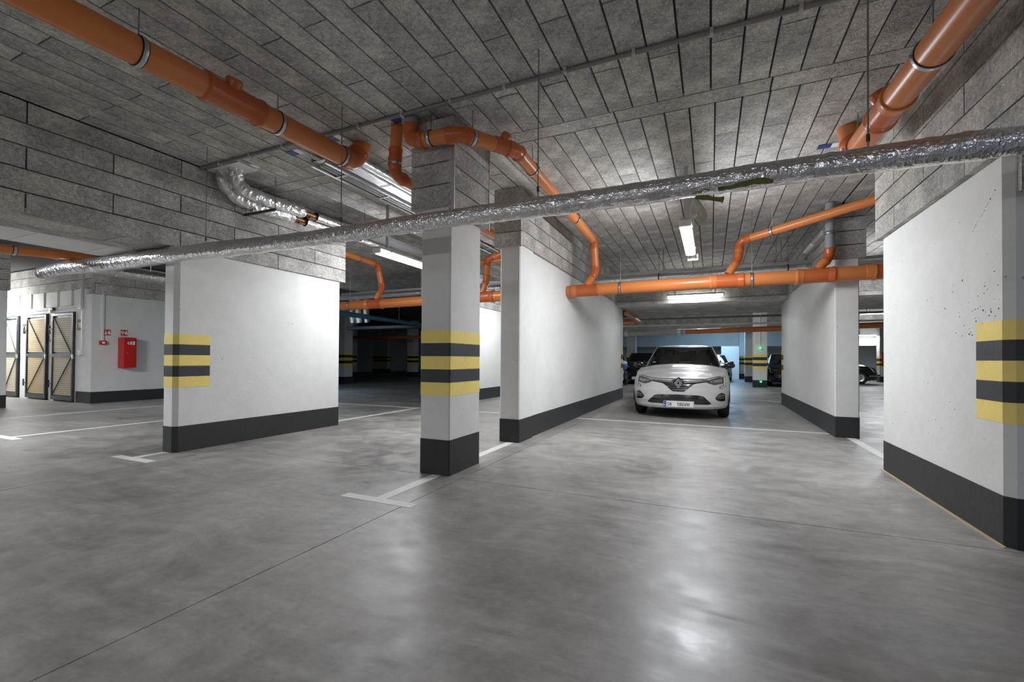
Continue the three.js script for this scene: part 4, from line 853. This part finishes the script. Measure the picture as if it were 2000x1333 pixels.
  if (detail) {
    const d = mesh('dashboard', new RoundedBoxGeometry(1.3, 0.14, 0.5, 3, 0.05).translate(0, 0.93, -1.55), CM.seat, t);
    mesh('steering_wheel', new THREE.TorusGeometry(0.18, 0.016, 8, 26).rotateX(-0.45).translate(0.35, 1.0, -1.78), CM.plastic, d);
    mesh('inner_mirror', new RoundedBoxGeometry(0.22, 0.06, 0.03, 2, 0.015).translate(0, 1.31, -1.72), CM.plastic, t);
    for (const x of [-0.35, 0.35]) { const s = mesh('seat', new RoundedBoxGeometry(0.46, 0.5, 0.13, 4, 0.06).rotateX(-0.22).translate(x, 0.98, -2.3), CM.seat, t); mesh('headrest', new RoundedBoxGeometry(0.25, 0.17, 0.09, 4, 0.04).translate(x, 1.27, -2.38), CM.seat, s); }
    mesh('headlining', box(-0.5, 0.5, 1.395, 1.402, -3.4, -1.85), CM.lining, t);
    mesh('sticker', box(-0.60, -0.54, 1.05, 1.065, -1.28, -1.275), M.signWhite, t);
  }
  return t;
}
const paintWhite = new THREE.MeshPhysicalMaterial({ color: lin(0.66, 0.66, 0.65), roughness: 0.38, clearcoat: 0.6, clearcoatRoughness: 0.08 });
const paintBlack = new THREE.MeshPhysicalMaterial({ color: lin(0.012, 0.013, 0.016), roughness: 0.25, clearcoat: 1, clearcoatRoughness: 0.05 });
const paintNavy = new THREE.MeshPhysicalMaterial({ color: lin(0.016, 0.02, 0.03), roughness: 0.25, clearcoat: 1, clearcoatRoughness: 0.05 });
const paintGrey = new THREE.MeshPhysicalMaterial({ color: lin(0.55, 0.54, 0.52), roughness: 0.25, clearcoat: 1 });
car({ name: 'hatchback_car', label: 'white hatchback parked nose out behind the white bay line', pos: [-0.557, 0, -8.86], paint: paintWhite, plate: true });
car({ name: 'parked_car', label: 'black car parked nose out beyond the motorcycle and the white hatchback', pos: [-3.0, 0, -20.6], paint: paintBlack, detail: false, scale: [1, 1.02, 1] });
car({ name: 'parked_car', label: 'dark blue car parked nose out beside the striped column row', pos: [3.1, 0, -21.7], paint: paintNavy, detail: false });
car({ name: 'parked_car', label: 'pale grey car almost hidden behind the roof of the white hatchback', pos: [0.1, 0, -25.2], paint: paintGrey, detail: false });
{
  const v = car({ name: 'parked_car', label: 'black car with a chrome bumper seen from the side in the right gap', pos: [7.35, 0, -27.2], turn: Math.PI / 2, paint: paintBlack, detail: false });
  mesh('chrome_bumper', tube([V(-0.86, 0.42, -0.5), V(-0.8, 0.42, -0.14), V(-0.4, 0.42, 0.05), V(0.4, 0.42, 0.05), V(0.8, 0.42, -0.14), V(0.86, 0.42, -0.5)], 0.055, 40, 12), CM.chrome, v);
}
{ // motorcycle, nose to the camera
  const m = thing('motorcycle', 'blue and white faired motorcycle standing before the black car', 'motorcycle', [-3.42, 0, -18.6]);
  for (const z of [0, -1.35]) { const w = mesh('wheel', new THREE.TorusGeometry(0.26, 0.065, 12, 30).rotateY(Math.PI / 2).translate(0, 0.325, z), CM.tyre, m); mesh('hub', cyl(V(-0.05, 0.325, z), V(0.05, 0.325, z), 0.08, 0.08, 16), CM.satin, w); for (let k = 0; k < 5; k++) mesh('spoke', cyl(V(0, 0.325, z), V(0, 0.325 + 0.24 * Math.cos(k * 1.257), z + 0.24 * Math.sin(k * 1.257)), 0.014, 0.012, 6), CM.satin, w); }
  for (const x of [-0.1, 0.1]) mesh('fork', cyl(V(x, 0.32, 0), V(x * 1.1, 0.98, -0.28), 0.024, 0.024, 10), CM.chrome, m);
  const blue = std({ color: lin(0.03, 0.12, 0.42), roughness: 0.3 });
  const f = mesh('fairing', new THREE.SphereGeometry(1, 24, 16).scale(0.27, 0.24, 0.3).translate(0, 0.86, -0.18), blue, m);
  mesh('headlamp', new THREE.SphereGeometry(1, 16, 10).scale(0.13, 0.07, 0.06).translate(0, 0.86, 0.1), CM.lampInner, f);
  mesh('white_panel', new THREE.SphereGeometry(1, 20, 12).scale(0.2, 0.1, 0.12).translate(0.09, 0.98, 0.0), M.signWhite, f);
  mesh('front_mudguard', new THREE.TorusGeometry(0.35, 0.075, 8, 20, 2.0).rotateY(Math.PI / 2).rotateX(-0.2).translate(0, 0.33, 0), M.signWhite, m);
  mesh('wind_shield', gridGeo(8, 6, (i, j) => [(i / 4 - 1) * 0.17 * (1 - j / 14), 1.0 + j * 0.04, -0.12 - j * 0.025 - 0.05 * Math.pow(i / 4 - 1, 2)]), CM.darkGlass, m);
  mesh('handlebar', tube([V(-0.36, 1.02, -0.4), V(-0.2, 1.05, -0.3), V(0, 1.04, -0.27), V(0.2, 1.05, -0.3), V(0.36, 1.02, -0.4)], 0.016, 24, 8), CM.plastic, m);
  for (const x of [-0.33, 0.33]) mesh('mirror', new THREE.SphereGeometry(0.06, 12, 8).scale(1, 0.6, 0.4).translate(x, 1.16, -0.3), CM.plastic, m);
  mesh('tank', new THREE.SphereGeometry(1, 20, 14).scale(0.17, 0.15, 0.28).translate(0, 0.88, -0.6), blue, m);
  mesh('saddle', new RoundedBoxGeometry(0.26, 0.1, 0.7, 3, 0.04).translate(0, 0.82, -1.1), CM.seat, m);
  mesh('engine', new RoundedBoxGeometry(0.3, 0.34, 0.45, 3, 0.05).translate(0, 0.45, -0.62), CM.plastic, m);
}
// columns further back
function column(label, x0, x1, z0, z1, opt = {}) {
  const c = thing('concrete_column', label, 'column');
  mesh('column_core', box(x0, x1, 0, CEIL, z0, z1), M.white, c);
  mesh('baseboard', box(x0 - 0.003, x1 + 0.003, 0, 0.3, z0 - 0.003, z1 + 0.003), M.black, c);
  for (let i = 0; i < 5; i++) mesh(i % 2 ? 'black_stripe' : 'yellow_stripe', box(x0 - 0.003, x1 + 0.003, STR[i], STR[i + 1], z0 - 0.003, z1 + 0.003), i % 2 ? M.stripe : M.yellow, c);
  return c;
}
column('striped column beside the dark blue car carrying the green lamps', 1.6, 2.1, -21.5, -21.0);
column('second striped column right behind the one with green lamps', 1.6, 2.05, -26.4, -25.9);
column('striped column at the end of the row behind the white hatchback', 1.58, 2.0, -31.2, -30.7);
column('striped column behind the left wall edge in the dim row', -14.9, -14.4, -15.1, -14.62);
column('wide striped pier deep in the dark row', -23.9, -22.5, -27.6, -27.2);
column('striped column in the dark row beside the free-standing column', -16.7, -16.25, -22.5, -22.0);
column('narrow striped column at the back of the dark row', -19.9, -19.3, -20.6, -20.1);
column('striped column beside the red cabinet in the far right aisle', 8.2, 8.7, -30.2, -29.7);
column('striped column at the back beyond the motorcycle', -4.5, -4.0, -27.0, -26.5);
{
  const g = thing('indicator_lamp', 'green indicator lamp high on the striped column', 'lamp');
  mesh('lamp_body', new RoundedBoxGeometry(0.08, 0.08, 0.04, 2, 0.01).translate(1.85, 1.62, -20.98), M.plasticWhite, g);
  mesh('lens', new THREE.SphereGeometry(0.045, 14, 10).translate(1.85, 1.62, -20.95), M.glowGreen, g); mesh('cable_duct', box(1.835, 1.865, 1.66, 2.9, -21.0, -20.98), M.plasticWhite, g);
  const l = new THREE.PointLight(0x40ff90, 0.004, 0, 2); l.position.set(1.85, 1.62, -20.87); l.castShadow = true; g.add(l);
  const h = thing('indicator_lamp', 'green indicator lamp low on the column base', 'lamp');
  mesh('lamp_body', new RoundedBoxGeometry(0.07, 0.07, 0.03, 2, 0.01).translate(1.87, 0.24, -20.985), M.plasticWhite, h);
  mesh('lens', new THREE.SphereGeometry(0.04, 14, 10).translate(1.87, 0.24, -20.96), M.glowGreen, h);
  const l2 = new THREE.PointLight(0x40ff90, 0.003, 0, 2); l2.position.set(1.87, 0.24, -20.88); l2.castShadow = true; h.add(l2);
}
{ // beam and services at the back
  const b = structure('ceiling_beam', 'white downstand beam across the far end of the garage', 'beam');
  mesh('beam_core', box(-12, 16, 2.0, CEIL, -31.8, -31.3), M.white, b);
  const d = structure('ceiling_beam', 'dark concrete beam over the far parking row', 'beam');
  mesh('beam_core', box(-26, 16, 2.62, CEIL, -24.6, -24.0), M.concrete, d);
  const w = structure('wall_niche', 'short white wall panel behind the parked cars', 'wall');
  mesh('wall_core', box(0.55, 1.5, 0, 1.95, -29.6, -29.4), M.white, w);
  const p = thing('drain_pipe', 'dull brown pipe crossing behind the white hatchback', 'pipe'), at = x => V(x, 2.13 + x * 0.018, -17);
  mesh('pipe_length', cyl(at(-0.85), at(7), 0.09, 0.09, 20), M.pvc, p);
  for (const x of [0.9, 3.2]) clampRod(p, at(x), X, 0.09);
  const q = thing('insulated_pipe', 'pale wrapped pipe end joined to the dull brown pipe', 'pipe');
  mesh('jacket', cyl(at(-6), at(-0.88), 0.095, 0.095, 20), M.plasticGrey, q); for (const x of [-3.9, -2.9, -1.05]) mesh('band', cyl(at(x - 0.05), at(x + 0.05), 0.105, 0.105, 20), M.plasticWhite, q);
  mesh('hanger_rod', cyl(at(-2), V(-2, CEIL, -17), 0.006, 0.006, 8), M.rod, q);
  const t1 = thing('cable_tray', 'bright slim tray above the dull brown pipe', 'tray');
  mesh('tray_floor', box(-6, 7, 2.31, 2.36, -16.75, -16.62), M.plasticWhite, t1); for (const x of [-2, 0.8, 4]) mesh('hanger_rod', cyl(V(x, 2.36, -16.69), V(x, CEIL, -16.69), 0.006, 0.006, 8), M.rod, t1);
  const t2 = thing('cable_conduit', 'grey conduit high behind the concrete cross beam', 'conduit');
  mesh('tube', cyl(V(-6, 2.53, -16.4), V(7, 2.56, -16.4), 0.035, 0.035, 12), M.conduit, t2); for (const x of [-1.1, 1.5, 4.3]) mesh('hanger_rod', cyl(V(x, 2.55, -16.4), V(x, CEIL, -16.4), 0.006, 0.006, 8), M.rod, t2);
  const bp = thing('blue_lit_pipe', 'shiny pipe with blue light put into its colour running back through the dark row', 'pipe');
  mesh('pipe_length', cyl(V(-9.75, 2.42, -8.6), V(-10.0, 2.38, -14.2), 0.075, 0.075, 20), M.blueLitPipe, bp); for (const z of [-9.4, -12.5]) mesh('hanger_rod', cyl(V(-9.85, 2.45, z), V(-9.85, CEIL, z), 0.005, 0.005, 8), M.rod, bp);
  const op = thing('drain_pipe', 'faint orange pipe deep in the dark row', 'pipe');
  mesh('pipe_length', cyl(V(-20.5, 2.3, -19.2), V(-13.5, 2.2, -19.2), 0.09, 0.09, 18), M.pvc, op); mesh('hanger_rod', cyl(V(-17, 2.3, -19.2), V(-17, CEIL, -19.2), 0.005, 0.005, 8), M.rod, op);
  const ds = thing('insulated_duct', 'bunch of silver ducts below the blue-lit pipe in the dark row', 'duct');
  for (const [x, r] of [[-11.6, 0.1], [-11.3, 0.12], [-10.95, 0.1]]) mesh('foil_jacket', foilTube([V(x, CEIL - 0.01, -12.1), V(x, 2.7, -12.1), V(x + 0.02, 2.35, -12.15)], r, 0.04, 16, 0.012), M.foil, ds);
  mesh('header_box', new RoundedBoxGeometry(3.6, 0.12, 0.3, 2, 0.03).translate(-10.0, 2.16, -12.2), M.darkSteel, ds);
}
{
  const e = thing('hydrant_cabinet', 'small red cabinet on the far right column', 'cabinet');
  mesh('cabinet_body', new RoundedBoxGeometry(0.34, 0.66, 0.16, 2, 0.01).translate(8.45, 1.28, -29.62), M.red, e); mesh('cabinet_door', new RoundedBoxGeometry(0.31, 0.62, 0.02, 2, 0.005).translate(8.45, 1.28, -29.53), M.signRed, e); mesh('white_band', box(8.42, 8.48, 1.05, 1.8, -29.52, -29.51), M.signWhite, e);
}

renderer.render(scene, camera);
